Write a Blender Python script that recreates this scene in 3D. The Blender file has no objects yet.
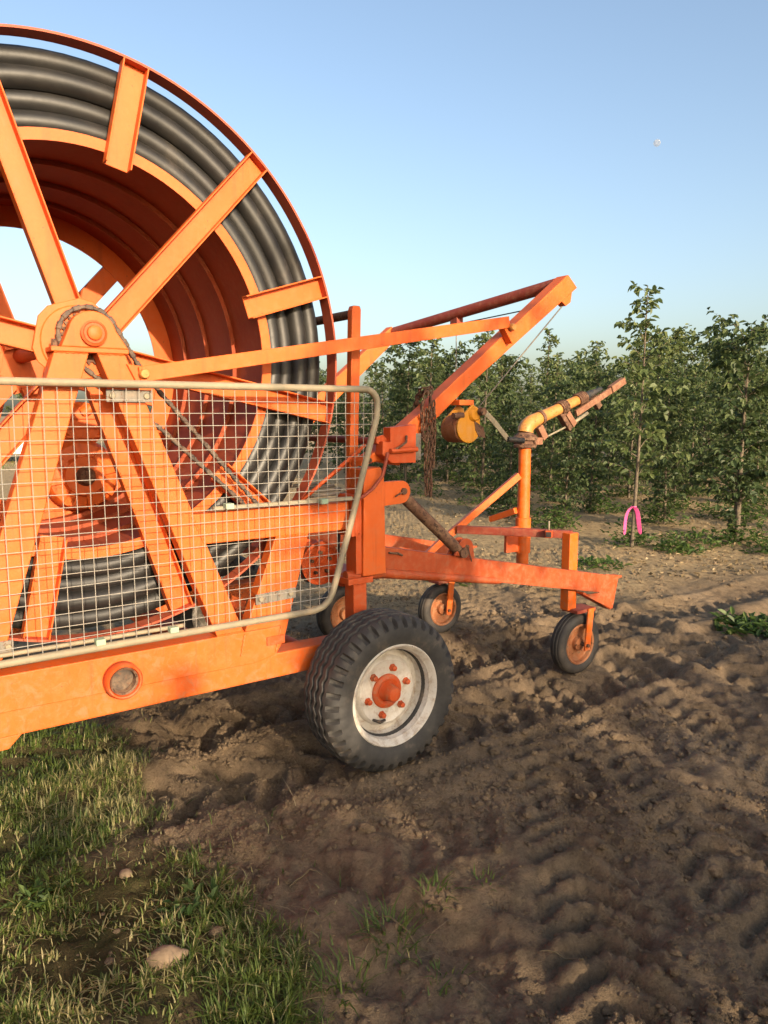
import bpy, bmesh, math, random
import numpy as np
from mathutils import Vector, Matrix
rnd = random.Random(7)
PI = math.pi
sin, cos, rad = math.sin, math.cos, math.radians

# ------------------------------------------------------------------ scene
scene = bpy.context.scene
COL = scene.collection
F_PX, HOR = 760.0, 415.0
CAM_H = 1.65
PITCH = math.atan((512 - HOR) / F_PX)
SUN_EL = rad(15.0)
SUN_XY = Vector((0.515, -0.857)).normalized()
SUN_DIR = Vector((SUN_XY.x * cos(SUN_EL), SUN_XY.y * cos(SUN_EL), sin(SUN_EL)))

cam_d = bpy.data.cameras.new('camera')
cam = bpy.data.objects.new('camera', cam_d)
COL.objects.link(cam)
cam.location = (0, 0, CAM_H)
cam.rotation_euler = (PI / 2 - PITCH, 0, 0)
cam_d.sensor_fit = 'VERTICAL'
cam_d.sensor_height = 24
cam_d.lens = 24 * F_PX / 1024
cam_d.clip_start = 0.05
cam_d.clip_end = 4000
scene.camera = cam

world = bpy.data.worlds.new('World')
scene.world = world
world.use_nodes = True
wn, wl = world.node_tree.nodes, world.node_tree.links
bg = wn['Background']
sky = wn.new('ShaderNodeTexSky')
sky.sky_type = 'NISHITA'
sky.sun_disc = False
sky.sun_elevation = SUN_EL
sky.sun_rotation = math.atan2(SUN_XY.x, SUN_XY.y)
sky.altitude = 100
sky.air_density = 0.95
sky.dust_density = 4.0
sky.ozone_density = 0.85
wl.new(sky.outputs[0], bg.inputs[0])
bg.inputs[1].default_value = 0.138

sun_d = bpy.data.lights.new('sun', 'SUN')
sun = bpy.data.objects.new('sun', sun_d)
COL.objects.link(sun)
sun_d.energy = 4.0
sun_d.angle = rad(0.6)
sun_d.color = (1.0, 0.80, 0.56)
sun.rotation_euler = SUN_DIR.to_track_quat('Z', 'Y').to_euler()
sun.location = (10, -6, 8)

scene.view_settings.view_transform = 'Standard'
scene.view_settings.look = 'None'
scene.view_settings.exposure = 1.14
scene.view_settings.gamma = 1
scene.view_settings.use_curve_mapping = False
scene.cycles.max_bounces = 8
scene.cycles.transparent_max_bounces = 8

# ------------------------------------------------------------------ materials
def new_mat(name):
    m = bpy.data.materials.new(name)
    m.use_nodes = True
    nt = m.node_tree
    return m, nt.nodes, nt.links, nt.nodes['Principled BSDF']

def ramp(n, stops):
    r = n.new('ShaderNodeValToRGB')
    e = r.color_ramp.elements
    while len(e) < len(stops):
        e.new(0.5)
    for i, (p, c) in enumerate(stops):
        e[i].position = p
        e[i].color = (*c, 1) if len(c) == 3 else c
    return r

def noise(n, l, coord, scale, detail=4, rough=0.55, dist=0.0):
    t = n.new('ShaderNodeTexNoise')
    t.inputs['Scale'].default_value = scale
    t.inputs['Detail'].default_value = detail
    t.inputs['Roughness'].default_value = rough
    t.inputs['Distortion'].default_value = dist
    l.new(coord, t.inputs['Vector'])
    return t

def mix(n, l, fac, a, b, mode='MIX'):
    m = n.new('ShaderNodeMix')
    m.data_type = 'RGBA'
    m.blend_type = mode
    for sock, val in ((0, fac), (6, a), (7, b)):
        if hasattr(val, 'is_output'):
            l.new(val, m.inputs[sock])
        elif sock == 0:
            m.inputs[0].default_value = val
        else:
            m.inputs[sock].default_value = (*val, 1)
    return m.outputs[2]

def bump(n, l, bs, height, strength, dist=0.01):
    b = n.new('ShaderNodeBump')
    b.inputs['Strength'].default_value = strength
    b.inputs['Distance'].default_value = dist
    l.new(height, b.inputs['Height'])
    l.new(b.outputs[0], bs.inputs['Normal'])

def metal_paint(name, base, faded, rust, rust_amt=0.60, rough=0.45, dust=(0.45, 0.30, 0.18), dust_amt=0.25, mud=0.55):
    """weathered paint: tone drift, streaks, chips of rust, thin dust"""
    m, n, l, bs = new_mat(name)
    tc = n.new('ShaderNodeTexCoord').outputs['Object']
    n1 = noise(n, l, tc, 2.3, 5, 0.6)
    n2 = noise(n, l, tc, 26, 6, 0.65)
    n3 = noise(n, l, tc, 90, 3, 0.6)
    r1 = ramp(n, [(0.35, (0, 0, 0)), (0.7, (1, 1, 1))]); l.new(n1.outputs[0], r1.inputs[0])
    c = mix(n, l, r1.outputs[0], base, faded)
    d = n.new('ShaderNodeMath'); d.operation = 'MULTIPLY'; d.inputs[1].default_value = dust_amt
    r3 = ramp(n, [(0.46, (0, 0, 0)), (0.70, (1, 1, 1))]); l.new(n2.outputs[0], r3.inputs[0])
    l.new(r3.outputs[0], d.inputs[0])
    c = mix(n, l, d.outputs[0], c, dust)
    mp = n.new('ShaderNodeMapping'); mp.inputs['Scale'].default_value = (16, 16, 1.1); l.new(tc, mp.inputs[0])
    n7 = noise(n, l, mp.outputs[0], 1.6, 5, 0.6)
    r7 = ramp(n, [(0.55, (0, 0, 0)), (0.75, (0.55, 0.55, 0.55))]); l.new(n7.outputs[0], r7.inputs[0])
    c = mix(n, l, r7.outputs[0], c, tuple(0.45 * a + 0.55 * b for a, b in zip(base, rust)))
    n6 = noise(n, l, tc, 48, 5, 0.7)
    r2 = ramp(n, [(rust_amt, (0, 0, 0)), (rust_amt + 0.03, (1, 1, 1))]); l.new(n6.outputs[0], r2.inputs[0])
    c = mix(n, l, r2.outputs[0], c, rust)
    if mud > 0:
        sep = n.new('ShaderNodeSeparateXYZ'); l.new(tc, sep.inputs[0])
        mr = n.new('ShaderNodeMapRange'); mr.inputs[1].default_value = 1.15; mr.inputs[2].default_value = 0.30
        l.new(sep.outputs[2], mr.inputs[0])
        n5 = noise(n, l, tc, 20, 8, 0.75, 0.6)
        r5 = ramp(n, [(0.50, (0, 0, 0)), (0.62, (1, 1, 1))]); l.new(n5.outputs[0], r5.inputs[0])
        mm = n.new('ShaderNodeMath'); mm.operation = 'MULTIPLY'; l.new(mr.outputs[0], mm.inputs[0]); l.new(r5.outputs[0], mm.inputs[1])
        m2 = n.new('ShaderNodeMath'); m2.operation = 'MULTIPLY'; m2.inputs[1].default_value = mud; l.new(mm.outputs[0], m2.inputs[0])
        c = mix(n, l, m2.outputs[0], c, (0.26, 0.17, 0.10))
    l.new(c, bs.inputs['Base Color'])
    rr = n.new('ShaderNodeMapRange'); rr.inputs[3].default_value = rough - 0.08; rr.inputs[4].default_value = rough + 0.25
    l.new(n2.outputs[0], rr.inputs[0]); l.new(rr.outputs[0], bs.inputs['Roughness'])
    bump(n, l, bs, n3.outputs[0], 0.12, 0.004)
    bs.inputs['Specular IOR Level'].default_value = 0.35
    return m

RUST = (0.10, 0.035, 0.014)
M = {}
M['orange'] = metal_paint('orange_paint', (0.555, 0.090, 0.008), (0.59, 0.112, 0.016), RUST, 0.675, 0.46, dust_amt=0.10)
M['orange_red'] = metal_paint('red_orange_paint', (0.46, 0.062, 0.009), (0.50, 0.078, 0.014), RUST, 0.69, 0.5, dust_amt=0.12)
M['tongue'] = metal_paint('shaded_red_orange_paint', (0.33, 0.048, 0.009), (0.37, 0.062, 0.013), RUST, 0.68, 0.5, dust_amt=0.14)  # tongue colour lowered so the shade on it is painted in
M['hoop'] = metal_paint('hoop_shaded_red_paint', (0.34, 0.060, 0.026), (0.40, 0.075, 0.034), RUST, 0.68, 0.5, dust_amt=0.1)  # darkened so the colour carries the shade of the hoop's inner side
M['drum'] = metal_paint('drum_shaded_orange_paint', (0.245, 0.037, 0.007), (0.28, 0.046, 0.009), RUST, 0.70, 0.55, dust_amt=0.12)  # the frame's orange, darkened to paint in the shade inside the drum
M['cart_orange'] = metal_paint('bright_orange_paint', (0.60, 0.100, 0.006), (0.63, 0.118, 0.010), RUST, 0.70, 0.4, dust_amt=0.15)
M['dark_red'] = metal_paint('oxide_red_paint', (0.20, 0.030, 0.018), (0.28, 0.050, 0.024), RUST, 0.64, 0.55, dust_amt=0.2)
M['rust'] = metal_paint('rusty_steel', (0.085, 0.040, 0.025), (0.135, 0.066, 0.038), (0.05, 0.025, 0.016), 0.55, 0.75, dust_amt=0.3)
M['rust_pink'] = metal_paint('pale_rust_steel', (0.17, 0.075, 0.042), (0.23, 0.105, 0.062), (0.14, 0.06, 0.035), 0.6, 0.7, dust_amt=0.3)
M['brass'] = metal_paint('worn_yellow_pipe', (0.40, 0.16, 0.030), (0.46, 0.215, 0.06), (0.25, 0.10, 0.03), 0.60, 0.4)
M['yellow'] = metal_paint('yellow_paint', (0.52, 0.205, 0.008), (0.55, 0.23, 0.015), RUST, 0.68, 0.4)
M['galv'] = metal_paint('galvanised_steel', (0.19, 0.165, 0.115), (0.25, 0.215, 0.15), (0.24, 0.19, 0.13), 0.62, 0.5, dust_amt=0.3)
M['wire'] = metal_paint('galvanised_wire', (0.22, 0.21, 0.19), (0.30, 0.285, 0.255), (0.25, 0.18, 0.12), 0.66, 0.45)
M['clip'] = metal_paint('pale_green_clip', (0.24, 0.34, 0.24), (0.30, 0.38, 0.28), (0.3, 0.3, 0.2), 0.7, 0.6)
M['steel'] = metal_paint('grey_steel', (0.12, 0.11, 0.095), (0.19, 0.175, 0.15), RUST, 0.6, 0.5)
M['chain'] = metal_paint('greasy_chain_steel', (0.045, 0.034, 0.028), (0.08, 0.055, 0.042), (0.12, 0.06, 0.035), 0.58, 0.55)
M['rim_white'] = metal_paint('dirty_white_paint', (0.52, 0.49, 0.44), (0.58, 0.55, 0.50), (0.24, 0.17, 0.11), 0.66, 0.45, dust=(0.42, 0.32, 0.22), dust_amt=0.4)
M['rust_orange'] = metal_paint('rusty_orange_rim', (0.26, 0.085, 0.030), (0.33, 0.12, 0.045), RUST, 0.6, 0.65, dust_amt=0.3)
M['black'] = metal_paint('black_plastic', (0.02, 0.02, 0.022), (0.03, 0.03, 0.03), (0.08, 0.06, 0.05), 0.72, 0.5, dust_amt=0.1)
M['white_car'] = metal_paint('white_car_paint', (0.78, 0.78, 0.76), (0.8, 0.8, 0.79), (0.5, 0.48, 0.44), 0.8, 0.3, dust_amt=0.05, mud=0.1)
M['car_glass'] = metal_paint('dark_car_glass', (0.02, 0.025, 0.03), (0.03, 0.035, 0.04), (0.04, 0.04, 0.04), 0.8, 0.1, dust_amt=0.05, mud=0.0)

def rubber(name, base, dusty, hi):
    m, n, l, bs = new_mat(name)
    tc = n.new('ShaderNodeTexCoord').outputs['Object']
    n1 = noise(n, l, tc, 7, 6, 0.65); n2 = noise(n, l, tc, 60, 4, 0.6)
    r = ramp(n, [(0.38, base), (0.56, dusty), (0.70, hi)]); l.new(n1.outputs[0], r.inputs[0])
    l.new(r.outputs[0], bs.inputs['Base Color'])
    bs.inputs['Roughness'].default_value = 0.72
    bump(n, l, bs, n2.outputs[0], 0.2, 0.004)
    return m
M['rubber'] = rubber('dusty_tyre_rubber', (0.024, 0.023, 0.023), (0.042, 0.039, 0.036), (0.11, 0.088, 0.068))
M['rubber_small'] = rubber('small_tyre_rubber', (0.022, 0.020, 0.019), (0.040, 0.034, 0.030), (0.085, 0.065, 0.05))

def hose_mat():
    m, n, l, bs = new_mat('black_polyethylene_hose')
    tc = n.new('ShaderNodeTexCoord').outputs['Object']
    n1 = noise(n, l, tc, 5, 6, 0.65, 0.5); n2 = noise(n, l, tc, 45, 5, 0.7)
    r = ramp(n, [(0.36, (0.010, 0.010, 0.0105)), (0.62, (0.021, 0.0195, 0.018)), (0.82, (0.075, 0.062, 0.050))]); l.new(n1.outputs[0], r.inputs[0])
    l.new(r.outputs[0], bs.inputs['Base Color'])
    rr = n.new('ShaderNodeMapRange'); rr.inputs[3].default_value = 0.34; rr.inputs[4].default_value = 0.6
    l.new(n2.outputs[0], rr.inputs[0]); l.new(rr.outputs[0], bs.inputs['Roughness'])
    bump(n, l, bs, n2.outputs[0], 0.08, 0.004)
    return m
M['hose'] = hose_mat()

def leaf_mat(name, c0, c1, c2, trans=0.35):
    m, n, l, bs = new_mat(name)
    at = n.new('ShaderNodeAttribute'); at.attribute_name = 'tone'
    r = ramp(n, [(0.0, c0), (0.55, c1), (1.0, c2)]); l.new(at.outputs['Fac'], r.inputs[0])
    l.new(r.outputs[0], bs.inputs['Base Color'])
    bs.inputs['Roughness'].default_value = 0.5
    bs.inputs['Specular IOR Level'].default_value = 0.3
    tr = n.new('ShaderNodeBsdfTranslucent')
    hs = n.new('ShaderNodeHueSaturation'); hs.inputs['Value'].default_value = 1.6; hs.inputs['Saturation'].default_value = 1.1
    l.new(r.outputs[0], hs.inputs['Color']); l.new(hs.outputs[0], tr.inputs['Color'])
    ms = n.new('ShaderNodeMixShader'); ms.inputs[0].default_value = trans
    l.new(bs.outputs[0], ms.inputs[1]); l.new(tr.outputs[0], ms.inputs[2])
    l.new(ms.outputs[0], n['Material Output'].inputs['Surface'])
    return m
M['leaf'] = leaf_mat('tree_leaves', (0.044, 0.068, 0.024), (0.082, 0.114, 0.040), (0.165, 0.190, 0.075))
M['leaf_dark'] = leaf_mat('dark_tree_leaves', (0.032, 0.054, 0.024), (0.056, 0.084, 0.033), (0.11, 0.138, 0.052))
M['grass'] = leaf_mat('grass_blades', (0.050, 0.082, 0.016), (0.105, 0.145, 0.032), (0.33, 0.28, 0.14), 0.3)
M['weed'] = leaf_mat('weed_leaves', (0.036, 0.070, 0.016), (0.060, 0.100, 0.025), (0.10, 0.14, 0.04), 0.3)
M['straw'] = leaf_mat('dry_straw', (0.13, 0.095, 0.05), (0.22, 0.165, 0.09), (0.32, 0.25, 0.15), 0.15)

def bark_mat():
    m, n, l, bs = new_mat('bark')
    tc = n.new('ShaderNodeTexCoord').outputs['Object']
    n1 = noise(n, l, tc, 22, 5, 0.6)
    r = ramp(n, [(0.35, (0.055, 0.042, 0.030)), (0.7, (0.16, 0.125, 0.085))]); l.new(n1.outputs[0], r.inputs[0])
    l.new(r.outputs[0], bs.inputs['Base Color']); bs.inputs['Roughness'].default_value = 0.85
    bump(n, l, bs, n1.outputs[0], 0.4, 0.01)
    return m
M['bark'] = bark_mat()

def soil_mat(name='tilled_soil', ground=True):
    m, n, l, bs = new_mat(name)
    tc = n.new('ShaderNodeTexCoord').outputs['Object']
    n1 = noise(n, l, tc, 0.9, 6, 0.6, 0.3)
    n2 = noise(n, l, tc, 14, 8, 0.7)
    n3 = noise(n, l, tc, 95, 5, 0.75)
    n4 = noise(n, l, tc, 260, 3, 0.7)
    r1 = ramp(n, [(0.30, (0.190, 0.137, 0.087)), (0.55, (0.245, 0.179, 0.116)), (0.75, (0.310, 0.232, 0.154))]); l.new(n1.outputs[0], r1.inputs[0])
    r2 = ramp(n, [(0.28, (0.55, 0.55, 0.56)), (0.5, (1, 1, 1)), (0.75, (1.25, 1.22, 1.18))]); l.new(n2.outputs[0], r2.inputs[0])
    c = mix(n, l, 1.0, r1.outputs[0], r2.outputs[0], 'MULTIPLY')
    r3 = ramp(n, [(0.25, (0.6, 0.58, 0.56)), (0.5, (1, 1, 1)), (0.8, (1.35, 1.32, 1.28))]); l.new(n3.outputs[0], r3.inputs[0])
    c = mix(n, l, 0.8, c, r3.outputs[0], 'MULTIPLY')
    if ground:
        at = n.new('ShaderNodeAttribute'); at.attribute_name = 'turf'
        rg = ramp(n, [(0.3, (0.035, 0.045, 0.014)), (0.65, (0.095, 0.075, 0.035))]); l.new(n2.outputs[0], rg.inputs[0])
        c = mix(n, l, at.outputs['Fac'], c, rg.outputs[0])
        a2 = n.new('ShaderNodeAttribute'); a2.attribute_name = 'litter'
        rl = ramp(n, [(0.34, (0.20, 0.14, 0.075)), (0.48, (0.36, 0.265, 0.15)), (0.62, (0.44, 0.335, 0.19)), (0.72, (0.11, 0.11, 0.04))]); l.new(n2.outputs[0], rl.inputs[0])
        c = mix(n, l, a2.outputs['Fac'], c, rl.outputs[0])
    l.new(c, bs.inputs['Base Color'])
    bs.inputs['Roughness'].default_value = 0.95
    bs.inputs['Specular IOR Level'].default_value = 0.1
    ad = n.new('ShaderNodeMath'); ad.operation = 'MULTIPLY_ADD'; ad.inputs[1].default_value = 0.45
    l.new(n4.outputs[0], ad.inputs[0]); l.new(n3.outputs[0], ad.inputs[2])
    bump(n, l, bs, ad.outputs[0], 1.0, 0.02)
    return m
M['soil'] = soil_mat()
M['clod'] = soil_mat('soil_clods', False)

def stone_mat():
    m, n, l, bs = new_mat('field_stone')
    tc = n.new('ShaderNodeTexCoord').outputs['Object']
    n1 = noise(n, l, tc, 18, 6, 0.65)
    r = ramp(n, [(0.3, (0.12, 0.082, 0.05)), (0.6, (0.20, 0.14, 0.088)), (0.8, (0.27, 0.20, 0.135))]); l.new(n1.outputs[0], r.inputs[0])
    l.new(r.outputs[0], bs.inputs['Base Color']); bs.inputs['Roughness'].default_value = 0.85
    bump(n, l, bs, n1.outputs[0], 0.5, 0.01)
    return m
M['stone'] = stone_mat()

def cloth_mat():
    m, n, l, bs = new_mat('pink_ribbon_plastic')
    tc = n.new('ShaderNodeTexCoord').outputs['Object']
    n1 = noise(n, l, tc, 30, 3)
    r = ramp(n, [(0.3, (0.46, 0.05, 0.19)), (0.7, (0.60, 0.09, 0.27))]); l.new(n1.outputs[0], r.inputs[0])
    l.new(r.outputs[0], bs.inputs['Base Color']); bs.inputs['Roughness'].default_value = 0.45
    return m
M['pink'] = cloth_mat()

def moon_mat():
    m, n, l, bs = new_mat('moon_dust')
    tc = n.new('ShaderNodeTexCoord').outputs['Object']
    n1 = noise(n, l, tc, 0.25, 3)
    r = ramp(n, [(0.4, (0.36, 0.38, 0.40)), (0.6, (0.52, 0.52, 0.52))]); l.new(n1.outputs[0], r.inputs[0])
    l.new(r.outputs[0], bs.inputs['Base Color']); bs.inputs['Roughness'].default_value = 1.0
    bs.inputs['Diffuse Roughness'].default_value = 1.0
    bs.inputs['Specular IOR Level'].default_value = 0.0
    tb = n.new('ShaderNodeBsdfTransparent'); ms = n.new('ShaderNodeMixShader'); ms.inputs[0].default_value = 0.70  # see-through share lets the sky veil the moon, standing in for haze
    l.new(bs.outputs[0], ms.inputs[1]); l.new(tb.outputs[0], ms.inputs[2]); l.new(ms.outputs[0], n['Material Output'].inputs['Surface'])
    return m
M['moon'] = moon_mat()

# ------------------------------------------------------------------ mesh helper
class MB:
    def __init__(self):
        self.v, self.f, self.s = [], [], []
    def add(self, vs, fs, smooth=False):
        o = len(self.v)
        self.v += [tuple(p) for p in vs]
        self.f += [tuple(i + o for i in f) for f in fs]
        self.s += [smooth] * len(fs)
        return self
    def bx(self, u0, u1, v0, v1, z0, z1):
        vs = [(u, v, z) for z in (z0, z1) for v in (v0, v1) for u in (u0, u1)]
        return self.add(vs, [(0, 2, 3, 1), (4, 5, 7, 6), (0, 1, 5, 4), (1, 3, 7, 5), (3, 2, 6, 7), (2, 0, 4, 6)])
    def beam(self, p, q, w, h, up=(0, 0, 1)):
        """box from p to q; h along up, w across"""
        p, q = Vector(p), Vector(q)
        d = (q - p).normalized(); up = Vector(up)
        s = d.cross(up).normalized(); t = s.cross(d).normalized()
        vs = [e + s * (a * w / 2) + t * (b * h / 2) for e in (p, q) for a, b in ((-1, -1), (1, -1), (1, 1), (-1, 1))]
        return self.add(vs, [(3, 2, 1, 0), (4, 5, 6, 7), (0, 1, 5, 4), (1, 2, 6, 5), (2, 3, 7, 6), (3, 0, 4, 7)])
    def prism(self, poly, v0, v1):
        """polygon in the u-z plane pushed along v"""
        n = len(poly)
        vs = [(u, v0, z) for u, z in poly] + [(u, v1, z) for u, z in poly]
        fs = [tuple(range(n)), tuple(range(2 * n - 1, n - 1, -1))]
        fs += [(i, (i + 1) % n, (i + 1) % n + n, i + n) for i in range(n)]
        return self.add(vs, fs)
    def tube(self, pts, r, n=10, closed=False, caps=True):
        pts = [Vector(p) for p in pts]
        k = len(pts)
        rs = r if isinstance(r, (list, tuple)) else [r] * k
        vs, fs = [], []
        ref = None
        for i, p in enumerate(pts):
            if closed:
                d = pts[(i + 1) % k] - pts[i - 1]
            else:
                d = pts[min(i + 1, k - 1)] - pts[max(i - 1, 0)]
            d.normalize()
            if ref is None:
                ref = d.orthogonal().normalized()
            ref = (ref - d * ref.dot(d)).normalized()
            b = d.cross(ref)
            for j in range(n):
                a = 2 * PI * j / n
                vs.append(p + (ref * cos(a) + b * sin(a)) * rs[i])
        for i in range(k if closed else k - 1):
            for j in range(n):
                a, b2 = i * n + j, i * n + (j + 1) % n
                c, d2 = ((i + 1) % k) * n + (j + 1) % n, ((i + 1) % k) * n + j
                fs.append((a, b2, c, d2))
        self.add(vs, fs, True)
        if caps and not closed:
            o = len(self.v) - len(vs)
            self.f += [tuple(o + j for j in range(n - 1, -1, -1)), tuple(o + (k - 1) * n + j for j in range(n))]
            self.s += [False, False]
        return self
    def lathe(self, prof, c, n=48, closed=False, smooth=True, axis='v', fn=None):
        """profile of (radius, offset along the axis) turned round the axis through c"""
        cu, cv, cz = c
        vs, fs = [], []
        k = len(prof)
        for i in range(n):
            th = 2 * PI * i / n
            for j, (r, a) in enumerate(prof):
                if fn: r, a = fn(th, j, r, a)
                if axis == 'v': vs.append((cu + r * cos(th), cv + a, cz + r * sin(th)))
                elif axis == 'z': vs.append((cu + r * cos(th), cv + r * sin(th), cz + a))
                else: vs.append((cu + a, cv + r * cos(th), cz + r * sin(th)))
        m = k if closed else k - 1
        for i in range(n):
            i2 = (i + 1) % n
            for j in range(m):
                j2 = (j + 1) % k
                fs.append((i * k + j, i2 * k + j, i2 * k + j2, i * k + j2))
        return self.add(vs, fs, smooth)
    def build(self, name, mat, parent=None, bevel=0.0, seg=2, sharp=40):
        me = bpy.data.meshes.new(name)
        me.from_pydata(self.v, [], self.f)
        me.polygons.foreach_set('use_smooth', self.s)
        bm = bmesh.new(); bm.from_mesh(me)
        bmesh.ops.remove_doubles(bm, verts=bm.verts, dist=1e-6)
        bmesh.ops.recalc_face_normals(bm, faces=bm.faces)
        for e in bm.edges:
            if len(e.link_faces) == 2 and e.calc_face_angle(0) > rad(sharp):
                e.smooth = False
        bm.to_mesh(me); bm.free()
        me.materials.append(M[mat] if isinstance(mat, str) else mat)
        o = bpy.data.objects.new(name, me)
        COL.objects.link(o)
        if parent is not None:
            o.parent = parent
        if bevel > 0:
            b = o.modifiers.new('edge', 'BEVEL')
            b.width = bevel; b.segments = seg; b.limit_method = 'ANGLE'; b.angle_limit = rad(40)
            b.harden_normals = False
        return o

def thing(name, label, cat, loc=(0, 0, 0), rotz=0.0, group=None):
    o = bpy.data.objects.new(name, None)
    COL.objects.link(o)
    o.empty_display_size = 0.2
    o.location = loc; o.rotation_euler = (0, 0, rotz)
    return tag(o, label, cat, group)

def tag(o, label, cat, group=None, kind=None):
    if label: o['label'] = label
    if cat: o['category'] = cat
    if group: o['group'] = group
    if kind: o['kind'] = kind
    return o

def arc(c, r, a0, a1, n, v=0.0):
    return [(c[0] + r * cos(rad(a0 + (a1 - a0) * i / (n - 1))), v, c[1] + r * sin(rad(a0 + (a1 - a0) * i / (n - 1)))) for i in range(n)]

def arc2(c, r, a0, a1, n):
    return [(p[0], p[2]) for p in arc(c, r, a0, a1, n)]

# ------------------------------------------------------------------ noise
def _hash(ix, iy, seed):
    h = (ix.astype(np.int64) * 374761393 + iy.astype(np.int64) * 668265263 + seed * 1442695041) & 0xFFFFFFFF
    h = ((h ^ (h >> 13)) * 1274126177) & 0xFFFFFFFF
    h = h ^ (h >> 16)
    return (h & 0xFFFFFF) / float(0xFFFFFF)

def vnoise(x, y, seed=0):
    ix, iy = np.floor(x), np.floor(y)
    fx, fy = x - ix, y - iy
    fx = fx * fx * fx * (fx * (fx * 6 - 15) + 10); fy = fy * fy * fy * (fy * (fy * 6 - 15) + 10)
    a, b = _hash(ix, iy, seed), _hash(ix + 1, iy, seed)
    c, d = _hash(ix, iy + 1, seed), _hash(ix + 1, iy + 1, seed)
    return (a + (b - a) * fx) * (1 - fy) + (c + (d - c) * fx) * fy - 0.5

def fbm(x, y, oct=4, seed=0):
    s, amp = 0, 1.0
    for k in range(oct):
        s = s + amp * vnoise(x * 2 ** k + 17.3 * k, y * 2 ** k - 9.1 * k, seed + k)
        amp *= 0.5
    return s

def lumps(x, y, size, seed, dens=0.6):
    """rounded clods: hemispherical bumps on a jittered grid"""
    gx, gy = x / size, y / size
    ix, iy = np.floor(gx), np.floor(gy)
    best = np.zeros_like(x)
    for dx in (-1, 0, 1):
        for dy in (-1, 0, 1):
            cx, cy = ix + dx, iy + dy
            px = cx + 0.15 + 0.7 * _hash(cx, cy, seed)
            py = cy + 0.15 + 0.7 * _hash(cx, cy, seed + 1)
            rr = 0.22 + 0.33 * _hash(cx, cy, seed + 2)
            on = _hash(cx, cy, seed + 3) < dens
            d2 = ((gx - px) ** 2 + (gy - py) ** 2) / (rr * rr)
            best = np.maximum(best, np.where(on, np.sqrt(np.clip(1 - d2, 0, 1)) * rr, 0))
    return best * size

# ------------------------------------------------------------------ machine frame of reference
YAW = rad(54.29)
ROTZ = PI / 2 - YAW
UX, UY = sin(YAW), cos(YAW)
VX, VY = -cos(YAW), sin(YAW)
OX, OY = -0.145, 3.583
def W(u, v):
    return OX + UX * u + VX * v, OY + UY * u + VY * v
def to_uv(x, y):
    dx, dy = x - OX, y - OY
    return dx * UX + dy * UY, dx * VX + dy * VY

# ------------------------------------------------------------------ ground
def turf_edge(y):
    return np.interp(y, [1.2, 2.05, 2.42, 2.94, 3.71, 6, 12, 30], [-0.04, -0.28, -0.50, -0.87, -1.48, -3.4, -7.5, -14])

def turf_mask(x, y):
    e = turf_edge(y) + 0.35 * fbm(x * 2.2, y * 2.2, 4, 31)
    return np.clip((e - x) / 0.22 + 0.5, 0, 1)

def smooth(a, b, t):
    s = np.clip((t - a) / (b - a), 0, 1)
    return s * s * (3 - 2 * s)

def track(u, v, vc, wid, depth, pitch, ph=0.0):
    """wheel track along u with chevron lug prints"""
    t = (v - vc + 0.05 * np.sin(u * 1.1 + ph)) / (wid / 2)
    inside = 1 - smooth(0.75, 1.05, np.abs(t))
    berm = np.exp(-((np.abs(t) - 1.25) / 0.25) ** 2)
    lug = np.sin(2 * PI * (u + np.abs(t) * 0.16) / pitch + ph + 1.2 * vnoise(u * 1.3, v * 1.3, 77))
    lug = np.clip(lug * 1.6, -1, 1)
    wear = 0.35 + 0.9 * np.clip(vnoise(u * 0.9, v * 2 + 5, 91) + 0.5, 0, 1)
    return -depth * inside + inside * lug * 0.026 * wear + berm * depth * 0.8

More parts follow.
